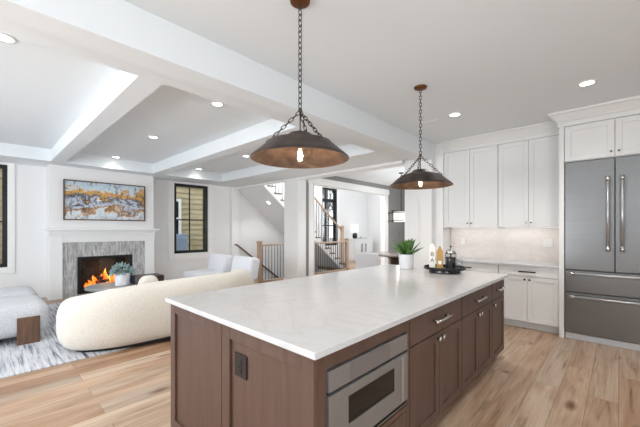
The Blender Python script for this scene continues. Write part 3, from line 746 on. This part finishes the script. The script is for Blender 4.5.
mbox(-5.80, -5.792, 10.38, 10.54, 1.18, 1.32, bev=.003).build('plate', mat('grey_plate', (118, 118, 120), .4), o); mbox(-5.792, -5.788, 10.42, 10.50, 1.21, 1.29).build('rocker', 'stone', o)

# ------------------------------------------------------------------ ceiling lights
GR = 'recessed ceiling lights'
def can(x, y, z, label, p=25, r=.06):
    o = thing('recessed_light', label, 'ceiling light', (x, y, z), GR)
    MB().lathe([(r + .022, 0), (r + .02, -.006), (r, -.008), (r - .003, -.002), (r - .003, 0)], (x, y, z), 32).build('trim_ring', 'trim', o, True)
    MB().lathe([(0, -.003), (r - .003, -.003), (r - .003, 0), (0, 0)], (x, y, z), 28).build('lens', 'lens', o)
    d = bpy.data.lights.new('lamp', 'SPOT'); d.energy = p; d.spot_size = 2.4; d.spot_blend = 1.0; d.shadow_soft_size = .05; d.color = (1, .985, .96)
    l = bpy.data.objects.new('lamp', d); COL.objects.link(l); l.location = (x, y, z - .02); attach(l, o)
    return o
can(-.236, 4.253, CK, 'recessed light in the kitchen ceiling in front of the refrigerator', 24)
can(-1.559, 4.240, CK, 'recessed light in the kitchen ceiling in front of the wall cabinets', 24)
can(-3.503, .12, CL, 'recessed light in the nearest coffer, cut by the left picture edge')
can(-3.497, 1.935, CL, 'recessed light in the middle coffer on the header side, left of the near pendant chain')
can(-5.518, 1.92, CL, 'recessed light at the centre of the middle coffer')
can(-7.604, 1.92, CL, 'recessed light in the middle coffer nearest the painting', 6)
can(-7.612, 3.715, CL, 'recessed light in the far coffer nearest the four pane window', 6)
can(-5.56, 3.715, CL, 'recessed light at the centre of the far coffer, just left of the near pendant shade')
can(-3.532, 3.78, CL, 'recessed light in the far coffer just right of the near pendant chains')
can(-5.171, 8.989, 2.9, 'recessed light in the dining room ceiling beside the far pendant shade', 20)
can(-.236, 2.15, CK, 'added unseen recessed light in the kitchen ceiling over the aisle right of the island, out of frame', 9)  # the out-of-frame ceiling lights from here on are added to brighten the kitchen
can(-.236, .10, CK, 'added unseen recessed light in the kitchen ceiling over the near end of the aisle, out of frame', 9)
can(1.25, 4.25, CK, 'added unseen recessed light in the kitchen ceiling right of the refrigerator, out of frame', 26)
can(1.25, 1.10, CK, 'added unseen recessed light in the kitchen ceiling farthest right, out of frame', 26)
can(-1.56, -.9, CK, 'added unseen recessed light in the kitchen ceiling before the near end of the island, out of frame', 26)
# light in the sloped soffit under the stairs
x, y = -7.75, 5.98; zz = zl(y) - .155
so_ = thing('recessed_light', 'recessed light in the sloped soffit under the staircase', 'ceiling light', (x, y, zz), GR)
ang = math.atan(sl); R_ = Matrix.Rotation(-ang, 4, 'X')
for nm, pr, m_ in (('trim_ring', [(.085, 0), (.08, -.006), (.06, -.008), (.057, 0)], 'trim'), ('lens', [(0, -.004), (.057, -.004), (.057, 0), (0, 0)], 'lens')):
    mb = MB().lathe(pr, (0, 0, 0), 28); mb.bm.transform(Matrix.Translation((x, y, zz)) @ R_); mb.build(nm, m_, so_, True)
d = bpy.data.lights.new('lamp', 'SPOT'); d.energy = 10; d.spot_size = 2.4; d.spot_blend = .6; d.shadow_soft_size = .05
l = bpy.data.objects.new('lamp', d); COL.objects.link(l); l.location = (x, y, zz - .05); attach(l, so_)
v = thing('ceiling_vent', 'narrow white slot vent in the kitchen ceiling behind the far pendant chain', 'vent', (-1.96, 4.27, CK))
vb = MB(); vb.box(-2.10, -1.78, 4.245, 4.295, CK - .006, CK, .002); vb.build('frame', 'trim', v); mbox(-2.085, -1.795, 4.263, 4.277, CK - .0075, CK - .006).build('slot', 'ceil', v)

# ------------------------------------------------------------------ pendants over the island
def link(mb, c, d, flip, ln=.046, w=.024, r=.0034):
    d = d.normalized(); a = d.cross(Vector((0, 0, 1)) if abs(d.z) < .9 else Vector((1, 0, 0))).normalized(); b_ = d.cross(a).normalized()
    s = a if flip else b_
    pts = []
    h_ = ln / 2 - w / 2
    for i in range(10):
        t = 2 * PI * i / 10; pts.append(c + s * (w / 2) * math.cos(t) + d * ((w / 2) * math.sin(t) + (h_ if math.sin(t) > 0 else -h_)))
    # tube with fixed frame
    nrm = d.cross(s).normalized(); rings = []; n = 5; m = len(pts)
    for i in range(m):
        tg = (pts[(i + 1) % m] - pts[i - 1]).normalized(); o_ = tg.cross(nrm).normalized()
        rings.append([mb.bm.verts.new(pts[i] + o_ * r * math.cos(2 * PI * k / n) + nrm * r * math.sin(2 * PI * k / n)) for k in range(n)])
    for i in range(m):
        A, B = rings[i], rings[(i + 1) % m]
        for k in range(n): mb.bm.faces.new([A[k], A[(k + 1) % n], B[(k + 1) % n], B[k]])
def chain(mb, p, q, **k):
    p, q = Vector(p), Vector(q); n = max(2, round((q - p).length / .036))
    for i in range(n): link(mb, p.lerp(q, (i + .5) / n), q - p, i % 2, **k)
def pendant(label):
    o = thing('pendant_light', label, 'pendant light', (0, 0, 0), 'bronze pendants above the island')
    zr = -(CK - 1.862)
    Z = lambda z: zr + z
    MB().lathe([(0, -.022), (.05, -.021), (.064, -.014), (.066, 0), (0, 0)], (0, 0, 0), 36).build('canopy', 'canopy', o, True)
    hubz = zr + .305
    cm = MB(); chain(cm, (0, 0, -.022), (0, 0, hubz + .02)); cm.build('chain', 'chain', o, True)
    hb = MB(); hb.ell((0, 0, hubz + .012), .014, .014, .018); hb.tube([(0, 0, hubz + .01), (0, 0, Z(.16))], .004, 8); hb.build('stem', 'chain', o, True)
    for k in range(3):
        a = math.radians(233 + 120 * k); c3_ = MB(); e_ = (.215 * math.cos(a), .215 * math.sin(a), Z(.092))
        chain(c3_, (0, 0, hubz + .005), e_, ln=.042, w=.02, r=.003); c3_.build('support_chain', 'chain', o, True)
        hk = MB().tube([(e_[0], e_[1], e_[2] + .012), (e_[0], e_[1], e_[2] - .012)], .006, 8); hk.build('hook', 'chain', o)
    R = .318
    sp = [(0, .166), (.060, .166), (.072, .162), (.100, .136), (.108, .131), (.122, .129), (.130, .124), (.186, .108), (.205, .104), (.213, .094), (.30, .020), (R, .004), (R + .002, -.003), (R - .004, -.005)]
    MB().lathe([(r, Z(z)) for r, z in sp], (0, 0, 0), 64).build('lamp_shade', 'aged', o, 'auto')
    ip = [(R - .004, -.005), (R - .008, .002), (.296, .013), (.206, .086), (.200, .094), (.186, .104), (.122, .124), (.106, .130), (.08, .142), (.05, .147), (0, .147)]
    MB().lathe([(r, Z(z)) for r, z in ip], (0, 0, 0), 64).build('shade_lining', 'copper', o, 'auto')
    MB().lathe([(0, Z(.147)), (.03, Z(.147)), (.03, Z(.13)), (.021, Z(.125)), (.019, Z(.085)), (0, Z(.085))], (0, 0, 0), 20).build('socket', 'canopy', o, True)
    bl = MB().lathe([(.013, Z(.085)), (.014, Z(.07)), (.022, Z(.05)), (.030, Z(.022)), (.031, Z(.008)), (.026, Z(-.010)), (.014, Z(-.021)), (0, Z(-.024))], (0, 0, 0), 20).build('bulb', 'glass', o, True)
    fm = MB()
    for k in range(6):
        a = k * PI / 3; fm.tube([(.006 * math.cos(a), .006 * math.sin(a), Z(.065)), (.013 * math.cos(a), .013 * math.sin(a), Z(.02)), (.009 * math.cos(a), .009 * math.sin(a), Z(-.006))], .0022, 5)
    fm.build('filament', 'bulbglow', bl, True)
    d = bpy.data.lights.new('lamp', 'POINT'); d.energy = 4; d.color = (1, .74, .46); d.shadow_soft_size = .025
    l = bpy.data.objects.new('lamp', d); COL.objects.link(l); l.location = (0, 0, Z(.03)); attach(l, o); l.location = (0, 0, Z(.03))
    return o
PX = -1.53
p1 = pendant('near bronze pendant light on a chain above the front of the island')
p2 = dup(p1); p2['label'] = 'far bronze pendant light on a chain above the plant end of the island'
p1.location = (-1.522, 1.432, CK); p2.location = (-1.525, 3.175, CK); p2.rotation_euler.z = .28

# ------------------------------------------------------------------ things on the island
pl = thing('potted_plant', 'green spiky agave in white round pot on the island', 'plant', (-1.925, 3.62, .914))
c0 = Vector((-1.925, 3.62, .914))
MB().lathe([(0, 0), (.078, 0), (.084, .004), (.093, .170), (.093, .178), (.088, .178), (.086, .15), (0, .15)], c0, 40).build('pot', 'ceramic', pl, 'auto')
MB().lathe([(0, .162), (.0865, .160), (.0865, .150), (0, .150)], c0, 32).build('soil', 'soil', pl)
lf = MB(); rnd = random.Random(4)
def blade(mb, base, a, tilt, ln, w, curl):
    d = Vector((math.cos(a), math.sin(a), 0)); s = Vector((-math.sin(a), math.cos(a), 0)); n = 9; P = Vector(base); rows = []
    for i in range(n + 1):
        t = i / n; th = tilt - curl * t * t
        if i: P = P + (d * math.cos(th) + Vector((0, 0, 1)) * math.sin(th)) * (ln / n)
        up = (Vector((0, 0, 1)) * math.cos(th) - d * math.sin(th))
        ww = w * (0.55 + .9 * t if t < .45 else .955 * (1 - ((t - .45) / .55) ** 1.7)) ; ww = max(ww, .0012)
        rows.append([mb.bm.verts.new(P - s * ww + up * ww * .35), mb.bm.verts.new(P - up * ww * .10), mb.bm.verts.new(P + s * ww + up * ww * .35), mb.bm.verts.new(P + up * ww * .16)])
    for A, B in zip(rows, rows[1:]):
        for k in range(4): mb.bm.faces.new([A[k], A[(k + 1) % 4], B[(k + 1) % 4], B[k]])
    mb.bm.faces.new(rows[0]); mb.bm.faces.new(rows[-1][::-1])
for ring, (n, tilt, ln, r0) in enumerate(((7, .6, .21, .035), (7, .92, .24, .024), (6, 1.18, .24, .014), (3, 1.4, .215, .006))):
    for k in range(n):
        a = 2 * PI * k / n + ring * .35 + rnd.uniform(-.12, .12)
        blade(lf, c0 + Vector((r0 * math.cos(a), r0 * math.sin(a), .158)), a, tilt + rnd.uniform(-.12, .12), ln * rnd.uniform(.88, 1.08), .040, rnd.uniform(-.1, .35))
lf.build('leaves', 'leaf', pl, True)

tc = Vector((-1.445, 3.612, .914))
MB_ = MB().lathe([(0, 0), (.165, 0), (.168, .004), (.165, .026), (.20, .030), (.222, .036), (.226, .042), (.226, .064), (.220, .066), (.217, .064), (.215, .043), (.16, .0412), (0, .0412)], tc, 56)
tr = MB_.build('round_tray', 'blacklacq', None, 'auto'); tag(tr, 'round black footed tray on the island holding coffee things', 'tray')
tz = .914 + .0425
fw = Vector((-.365, .93, 0)); rt = Vector((.93, .365, 0))       # towards / across the view at the tray
def onp(r, d): return tc + rt * r + fw * d
def carton(name, label, ctr, w, dpt, hgt, peak, m, cat, peakw=.012):
    o = thing(name, label, cat, (ctr.x, ctr.y, tz)); mb = MB()
    R4 = Matrix.Translation((ctr.x, ctr.y, tz)) @ Matrix.Rotation(math.atan2(rt.y, rt.x), 4, 'Z')
    mb.prism([(-w / 2, 0), (w / 2, 0), (w / 2, hgt), (peakw, hgt + peak), (-peakw, hgt + peak), (-w / 2, hgt)], 'y', -dpt / 2, dpt / 2)
    mb.bm.transform(R4); mb.build('carton', m, o); return o, R4
def text_on(body, R4, x, z, size, y, parent, name='printed_letter', m='ink'):
    cu = bpy.data.curves.new('t', 'FONT'); cu.body = body; cu.size = size; cu.extrude = .0006; cu.align_x = 'CENTER'
    to = bpy.data.objects.new('t', cu); COL.objects.link(to); bpy.context.view_layer.update()
    me = bpy.data.meshes.new_from_object(to.evaluated_get(bpy.context.evaluated_depsgraph_get()))
    COL.objects.unlink(to); bpy.data.objects.remove(to)
    me.transform(R4 @ Matrix.Translation((x, y, z)) @ Matrix.Rotation(PI / 2, 4, 'X'))
    o = bpy.data.objects.new(name, me); COL.objects.link(o); me.materials.clear(); me.materials.append(M[m]); attach(o, parent); return o
o, R4 = carton('gable_carton', 'white gable top carton with dark letters on the black tray', onp(-.132, .015), .066, .06, .225, .04, 'paper', 'carton', .02)
text_on('8', R4, 0, .135, .07, -.0305, o); text_on('A', R4, 0, .07, .06, -.0305, o)
cap = MB().box(-.021, .021, -.006, .006, .255, .275, .002); cap.bm.transform(R4); cap.build('top_seam', 'paper', o)
o, R4 = carton('coffee_bag', 'tan peaked coffee package on the black tray beside the white carton', onp(-.050, .0), .070, .045, .185, .055, 'tan', 'package', .009)
b_ = MB().box(-.018, .018, -.0245, -.0225, .045, .085, .0005); b_.bm.transform(R4); b_.build('label_patch', 'paper', o)
b_ = MB().box(-.009, .009, -.008, .008, .228, .248, .002); b_.bm.transform(R4); b_.build('top_fold', 'brownrail', o)
fpz = onp(.066, .0); fz = Vector((fpz.x, fpz.y, tz))
pr = thing('french_press', 'glass french press full of dark coffee on the black tray', 'coffee press', fz)
MB().lathe([(.050, .004), (.052, .004), (.052, .178), (.050, .178)], fz, 32).build('beaker', 'glass', pr, True)
MB().lathe([(0, .005), (.049, .005), (.049, .118), (0, .118)], fz, 32).build('coffee', 'coffee', pr, 'auto')
cg = MB(); cg.lathe([(0, 0), (.056, 0), (.056, .010), (.0535, .012), (.0535, .016), (0, .004)], fz, 32)
cg.lathe([(.0528, .118), (.0555, .118), (.0555, .128), (.0528, .128), (.0528, .118)], fz, 32); cg.lathe([(.0528, .168), (.0555, .168), (.0555, .178), (.0528, .178), (.0528, .168)], fz, 32)
for k in range(4):
    a = k * PI / 2 + .5; cg.tube([fz + Vector((.055 * math.cos(a), .055 * math.sin(a), .01)), fz + Vector((.055 * math.cos(a), .055 * math.sin(a), .178))], .003, 6)
cg.build('frame', 'black', pr, 'auto')
MB().lathe([(.055, .178), (.054, .192), (.045, .208), (.025, .218), (.006, .221), (0, .221)], fz, 32).build('lid', 'chrome', pr, True)
kb = MB(); kb.tube([fz + Vector((0, 0, .05)), fz + Vector((0, 0, .24))], .0025, 6); kb.ell(fz + Vector((0, 0, .247)), .011, .011, .011, 14, 8); kb.build('plunger', 'black', pr, True)
hd = fz + fw * .053
MB().tube([hd + Vector((0, 0, .165)), hd + fw * .035 + Vector((0, 0, .16)), hd + fw * .042 + Vector((0, 0, .11)), hd + fw * .03 + Vector((0, 0, .04)), hd + Vector((0, 0, .035))], .007, 8).build('handle', 'black', pr, True)
gp = onp(.158, .0); gz = Vector((gp.x, gp.y, tz + .0012))
gl = MB().lathe([(0, 0), (.031, 0), (.034, .11), (.032, .11), (.029, .006), (0, .006)], gz, 28).build('drinking_glass', glassmat('frosted_tumbler', (.93, .95, .96, 1)), None, True)
tag(gl, 'clear glass tumbler at the right side of the black tray', 'glass')

# ------------------------------------------------------------------ living room furniture
tag(mbox(-7.72, -4.21, -2.0, 4.1, 0, .012, bev=.004).build('area_rug', 'rug'), 'large white and slate distressed rug under the living room seating', 'rug')
def sweep(path, sec, closed_ends=True, sub=6, smooth=True):
    """sweep a rounded section (list of (out,z)) along a horizontal path with rounded ends; returns MB"""
    pts = [Vector((p[0], p[1], 0)) for p in path]; dens = []
    P = [pts[0] * 2 - pts[1]] + pts + [pts[-1] * 2 - pts[-2]]
    for i in range(1, len(P) - 2):
        for k in range(sub):
            t = k / sub; a, b_, c, d = P[i - 1], P[i], P[i + 1], P[i + 2]
            dens.append(.5 * ((2 * b_) + (c - a) * t + (2 * a - 5 * b_ + 4 * c - d) * t * t + (3 * b_ - a - 3 * c + d) * t ** 3))
    dens.append(P[-2]); return dens
def sofa_body(mb, path, half, z0, z1, rad_top, zvar=None, e=2.6, nsec=28, endlen=.16):
    d = sweep(path, None, sub=8); L_ = [0]
    for a, b_ in zip(d, d[1:]): L_.append(L_[-1] + (b_ - a).length)
    tot = L_[-1]; rings = []
    stn = []
    for i, p in enumerate(d): stn.append((L_[i], p))
    # add extra stations at the rounded ends
    def at(s):
        s = min(max(s, 0), tot)
        for i in range(len(L_) - 1):
            if L_[i + 1] >= s: return d[i].lerp(d[i + 1], (s - L_[i]) / max(1e-6, L_[i + 1] - L_[i]))
        return d[-1]
    ss = [endlen * (1 - math.cos(PI / 2 * k / 7)) for k in range(8)]
    allS = ss + [s for s in L_ if endlen < s < tot - endlen] + [tot - s for s in reversed(ss)]
    zc, hz = (z0 + z1) / 2, (z1 - z0) / 2
    for s in allS:
        p = at(s); tg = (at(s + .02) - at(s - .02)).normalized(); nr = Vector((tg.y, -tg.x, 0))
        q = min(s, tot - s); k = 1 if q >= endlen else math.sqrt(max(0, 1 - (1 - q / endlen) ** 2)); k = max(k, .03)
        h1 = z1 if zvar is None else zvar(s / tot); hz_ = (h1 - z0) / 2; zc_ = (h1 + z0) / 2
        kz = .35 + .65 * k if k < 1 else 1
        ring = []
        for j in range(nsec):
            t = 2 * PI * j / nsec; cx, sx = math.cos(t), math.sin(t)
            ux = math.copysign(abs(cx) ** (2 / e), cx); uz = math.copysign(abs(sx) ** (2 / e), sx)
            ring.append(mb.bm.verts.new(p + nr * ux * half * k + Vector((0, 0, zc_ + uz * hz_ * kz))))
        rings.append(ring)
    for A, B in zip(rings, rings[1:]):
        for j in range(nsec): mb.bm.faces.new([A[j], A[(j + 1) % nsec], B[(j + 1) % nsec], B[j]])
    mb.bm.faces.new(rings[0]); mb.bm.faces.new(rings[-1][::-1])
    return mb
sf = thing('curved_sofa', 'long curved cream boucle sofa seen from behind, between island and fireplace', 'sofa', (-4.6, 1.7, .012))
path = [(-4.76, 1.04), (-4.67, .80), (-4.46, .82), (-4.29, 1.10), (-4.22, 1.52), (-4.14, 2.0), (-4.08, 2.45), (-4.22, 2.74), (-4.55, 2.82)]
def topz(t):
    K = [(0, .57), (.10, .61), (.25, .70), (.42, .74), (.6, .765), (.8, .785), (1, .775)]
    for (a, va), (b_, vb_) in zip(K, K[1:]):
        if t <= b_: return va + (vb_ - va) * (t - a) / (b_ - a)
    return K[-1][1]
sofa_body(MB(), path, .20, .03, .72, .1, topz, 2.7, endlen=.2).build('backrest', 'boucle', sf, True)
st_ = MB(); sofa_body(st_, [(-4.62, 1.05), (-4.54, 1.4), (-4.48, 1.9), (-4.42, 2.5)], .36, .06, .40, .1, None, 3.5, endlen=.2); st_.build('seat', 'boucle', sf, True)
pb = MB(); sofa_body(pb, [(-4.68, .90), (-4.50, .90), (-4.35, 1.16), (-4.26, 1.56), (-4.18, 2.03), (-4.14, 2.42), (-4.28, 2.66)], .16, .012, .07, .02, None, 8, 20); pb.build('plinth', 'black', sf)
cu = tag(MB().ell((-4.66, 1.56, .59), .09, .13, .185, 24, 14, .75).build('throw_pillow', 'boucle', None, True), 'cream throw pillow peeking above the sofa back', 'pillow')
cu.rotation_euler = (0, 0, 0)

# two boucle benches at the left edge
def bench(x0, x1, y0, y1, label):
    o = thing('bench', label, 'bench', ((x0 + x1) / 2, (y0 + y1) / 2, .012), 'white boucle benches')
    mb = mbox(x0, x1, y0, y1, .09, .50, bev=.13, seg=6); mb.build('upholstery', 'boucle2', o, True)
    for y in (y0 + .20, y1 - .20):
        for x, s in ((x1, 1), (x0, -1)):
            mbox(min(x - .10 * s, x + .025 * s), max(x - .10 * s, x + .025 * s), y - .105, y + .105, .012, .335, bev=.006).build('leg', 'blockwood', o)
    return o
bench(-6.05, -5.24, -.95, .60, 'white boucle bench with brown wood block legs, nearer the camera')
bench(-7.05, -6.25, -.95, .60, 'white boucle bench half hidden behind the nearer bench')

# chairs
def lounge_chair(label, loc, rz):
    o = thing('lounge_chair', label, 'chair', (0, 0, 0), 'white armless chairs by the window')
    mbox(-.36, .36, -.40, .36, .07, .43, bev=.08, seg=5).build('seat', 'white_fabric', o, True)
    b_ = mbox(-.36, .36, -.13, .13, 0, .46, bev=.07, seg=5); b_.bm.transform(Matrix.Translation((0, .31, .34)) @ Matrix.Rotation(-.22, 4, 'X')); b_.build('backrest', 'white_fabric', o, True)
    for sx_ in (-.28, .28):
        for sy in (-.30, .28): MB().tube([(sx_, sy, 0), (sx_, sy, .09)], [.018, .022], 10).build('leg', 'darkwood', o)
    o.location = loc; o.rotation_euler.z = rz; return o
lounge_chair('white armless lounge chair nearer the four pane window', (-6.98, 3.58, .012), math.radians(2))
lounge_chair('white armless lounge chair beside the oak stair railing', (-5.90, 3.56, .012), math.radians(2))

# coffee table, side table, tray, plant
tb = thing('coffee_table', 'round grey stone coffee table before the fire, behind the sofa', 'table', (-6.56, 1.6, .012))
MB().lathe([(0, .36), (.37, .36), (.40, .37), (.40, .40), (.39, .41), (0, .41)], (-6.56, 1.6, 0), 48).build('tabletop', 'stone', tb, 'auto')
MB().lathe([(0, .012), (.28, .012), (.24, .36), (0, .36)], (-6.56, 1.6, 0), 40).build('pedestal', 'stone', tb, 'auto')
pp_ = thing('potted_plant', 'blue green bushy plant in white pot on the coffee table', 'plant', (-6.42, 1.72, .41)); q = Vector((-6.42, 1.72, .41))
MB().lathe([(0, 0), (.105, 0), (.115, .01), (.12, .19), (.115, .20), (.10, .20), (.095, .16), (0, .16)], q, 36).build('pot', 'ceramic', pp_, 'auto')
lv = MB(); rnd = random.Random(9)
for k in range(170):
    a = rnd.uniform(0, 2 * PI); ph = math.acos(rnd.uniform(-.15, 1)); d = Vector((math.sin(ph) * math.cos(a), math.sin(ph) * math.sin(a), math.cos(ph)))
    c = q + Vector((0, 0, .22)) + Vector((d.x * .18, d.y * .18, d.z * .15)) * rnd.uniform(.6, 1)
    s = d.cross(Vector((rnd.uniform(-1, 1), rnd.uniform(-1, 1), rnd.uniform(-1, 1)))).normalized(); u_ = (d + Vector((rnd.uniform(-.6, .6), rnd.uniform(-.6, .6), rnd.uniform(-.6, .6)))).normalized(); n_ = s.cross(u_).normalized()
    vv = [lv.bm.verts.new(c + u_ * x + s * y + n_ * z_) for x, y, z_ in ((0, 0, 0), (.03, .02, .004), (.065, 0, 0), (.03, -.02, .004), (.03, 0, -.004))]
    for f in ((0, 1, 4), (1, 2, 4), (2, 3, 4), (3, 0, 4), (0, 3, 1), (1, 3, 2)): lv.bm.faces.new([vv[i] for i in f])
lv.build('leaves', 'leafblue', pp_)
stm = MB(); 
for k in range(8): stm.tube([q + Vector((.03 * math.cos(k), .03 * math.sin(k), .16)), q + Vector((.09 * math.cos(k), .09 * math.sin(k), .30))], .004, 5)
stm.build('stems', 'leaf', pp_)
sd = thing('side_table', 'dark brown block side table right of the white potted plant', 'table', (-5.98, 2.02, .012))
mbox(-6.16, -5.80, 1.84, 2.20, .44, .605, bev=.012).build('tabletop', 'darkwood', sd)
for x in (-6.12, -5.84):
    for y in (1.88, 2.16): mbox(x - .03, x + .03, y - .03, y + .03, .012, .44, bev=.004).build('leg', 'darkwood', sd)
nv = tag(mbox(-6.52, -6.34, 1.86, 2.0, .411, .56, bev=.04, seg=4).build('navy_pouch', 'navy', None, True), 'small navy fabric bundle on the coffee table beside the plant', 'bundle')

# ------------------------------------------------------------------ dining room and hall
dt = thing('dining_table', 'round dark dining table with glossy top in the grey dining room', 'table', (-4.3, 7.6, 0))
MB().lathe([(0, .71), (.70, .71), (.76, .72), (.76, .75), (.75, .755), (0, .755)], (-4.3, 7.6, 0), 56).build('tabletop', mat('glossy_grey_wood', (140, 132, 126), .14), dt, 'auto')
MB().lathe([(0, 0), (.34, 0), (.34, .03), (.22, .06), (.16, .3), (.20, .6), (.36, .71), (0, .71)], (-4.3, 7.6, 0), 40).build('pedestal', 'darkwood', dt, 'auto')
def dining_chair(label, loc, rz):
    o = thing('dining_chair', label, 'chair', (0, 0, 0)); fab = 'white_fabric'
    mbox(-.27, .27, -.27, .25, .36, .48, bev=.04, seg=4).build('seat', fab, o, True)
    b_ = mbox(-.27, .27, -.04, .04, 0, .46, bev=.035, seg=4); b_.bm.transform(Matrix.Translation((0, .26, .38)) @ Matrix.Rotation(-.12, 4, 'X')); b_.build('backrest', fab, o, True)
    for sx_ in (-.22, .22):
        for sy in (-.22, .24): MB().tube([(sx_ * 1.06, sy * 1.06, 0), (sx_, sy, .37)], [.014, .02], 8).build('leg', 'darkwood', o)
    o.location = loc; o.rotation_euler.z = rz; return o
dining_chair('white upholstered dining chair with its back to the island', (-4.42, 6.50, 0), math.radians(200))
ln = thing('lantern_pendant', 'white glass lantern in dark metal frame hanging over the dining table', 'pendant light', (-4.2, 7.62, 2.9))
lc = Vector((-4.2, 7.62, 0)); fa = math.radians(43)
R4 = Matrix.Translation((lc.x, lc.y, 0)) @ Matrix.Rotation(fa, 4, 'Z')
mb = MB().lathe([(.0, 1.865), (.20, 1.865), (.205, 1.86), (.205, 1.61), (.20, 1.605), (0, 1.605)], (0, 0, 0), 40); mb.bm.transform(R4); mb.build('glass_shade', 'shade_white', ln, 'auto')
fr = MB(); a = .27
for z in (1.62, 1.84):
    for s in (-1, 1):
        fr.tube([(-a - .03, s * .24, z), (a + .03, s * .24, z)], .010, 8); fr.tube([(s * a, -.27, z), (s * a, .27, z)], .010, 8)
for sx_ in (-1, 1):
    for sy in (-1, 1):
        fr.tube([(sx_ * a, sy * .24, 1.57), (sx_ * a, sy * .24, 1.89)], .010, 8)
        for z in (1.62, 1.84): fr.ell((sx_ * a, sy * .24, z), .026, .026, .026, 12, 8)
fr.tube([(-a, 0, 1.89), (a, 0, 1.89)], .008, 8); fr.tube([(-a, -.24, 1.89), (-a, .24, 1.89)], .008, 8); fr.tube([(a, -.24, 1.89), (a, .24, 1.89)], .008, 8)
fr.bm.transform(R4); fr.build('frame', 'darkwood', ln, True)
MB().tube([(lc.x, lc.y, 1.875), (lc.x, lc.y, 2.88)], .010, 8).build('rod', 'black', ln)
MB().lathe([(0, 2.875), (.06, 2.875), (.065, 2.9), (0, 2.9)], lc, 28).build('canopy', 'black', ln)
d = bpy.data.lights.new('lamp', 'POINT'); d.energy = 4; d.color = (1, .93, .85); d.shadow_soft_size = .1
l = bpy.data.objects.new('lamp', d); COL.objects.link(l); l.location = (lc.x, lc.y, 1.45); attach(l, ln)

cn = thing('console_cabinet', 'white console cabinet against the far wall of the stair hall', 'cabinet', (-8.35, 11.4, 0))
mbox(-8.58, -8.12, 10.75, 12.15, .08, .96, bev=.004).build('body', 'cab', cn); mbox(-8.60 + .01, -8.09, 10.72, 12.18, .96, 1.0, bev=.004).build('top', 'cab', cn); mbox(-8.57, -8.16, 10.8, 12.1, 0, .08).build('plinth', 'cab', cn)
TC = TX(-8.12)
for a, c in ((10.77, 11.44), (11.46, 12.13)):
    o = shaker(TC, a, c, .10, .94, .07).build('door', 'cab', cn); MB().box(c - .20 if a < 11 else a + .06, c - .09 if a < 11 else a + .17, .42, .78, .02, .026, 0, 1, TC).build('panel', 'stone', o)
tl_ = thing('table_lamp', 'table lamp with tall white shade on the white console', 'lamp', (-8.30, 11.05, 1.0)); q = Vector((-8.30, 11.05, 1.0))
MB().lathe([(0, 0), (.08, 0), (.09, .02), (.11, .12), (.08, .22), (.02, .26), (0, .26)], q, 28).build('base', 'blacklacq', tl_, True)
MB().lathe([(.15, .26), (.155, .26), (.13, .60), (.125, .60), (.15, .26)], q, 32).build('lamp_shade', 'shade_white', tl_, True)
ty = thing('serving_tray', 'small grey tray with cups on the white console beside the lamp', 'tray', (-8.3, 11.55, 1.0))
mbox(-8.45, -8.16, 11.35, 11.78, 1.0, 1.02, bev=.004).build('tray', 'stone', ty); MB().lathe([(0, 0), (.04, 0), (.045, .08), (.04, .08), (0, .01)], (-8.3, 11.5, 1.02), 20).build('cup', 'ceramic', ty, True)
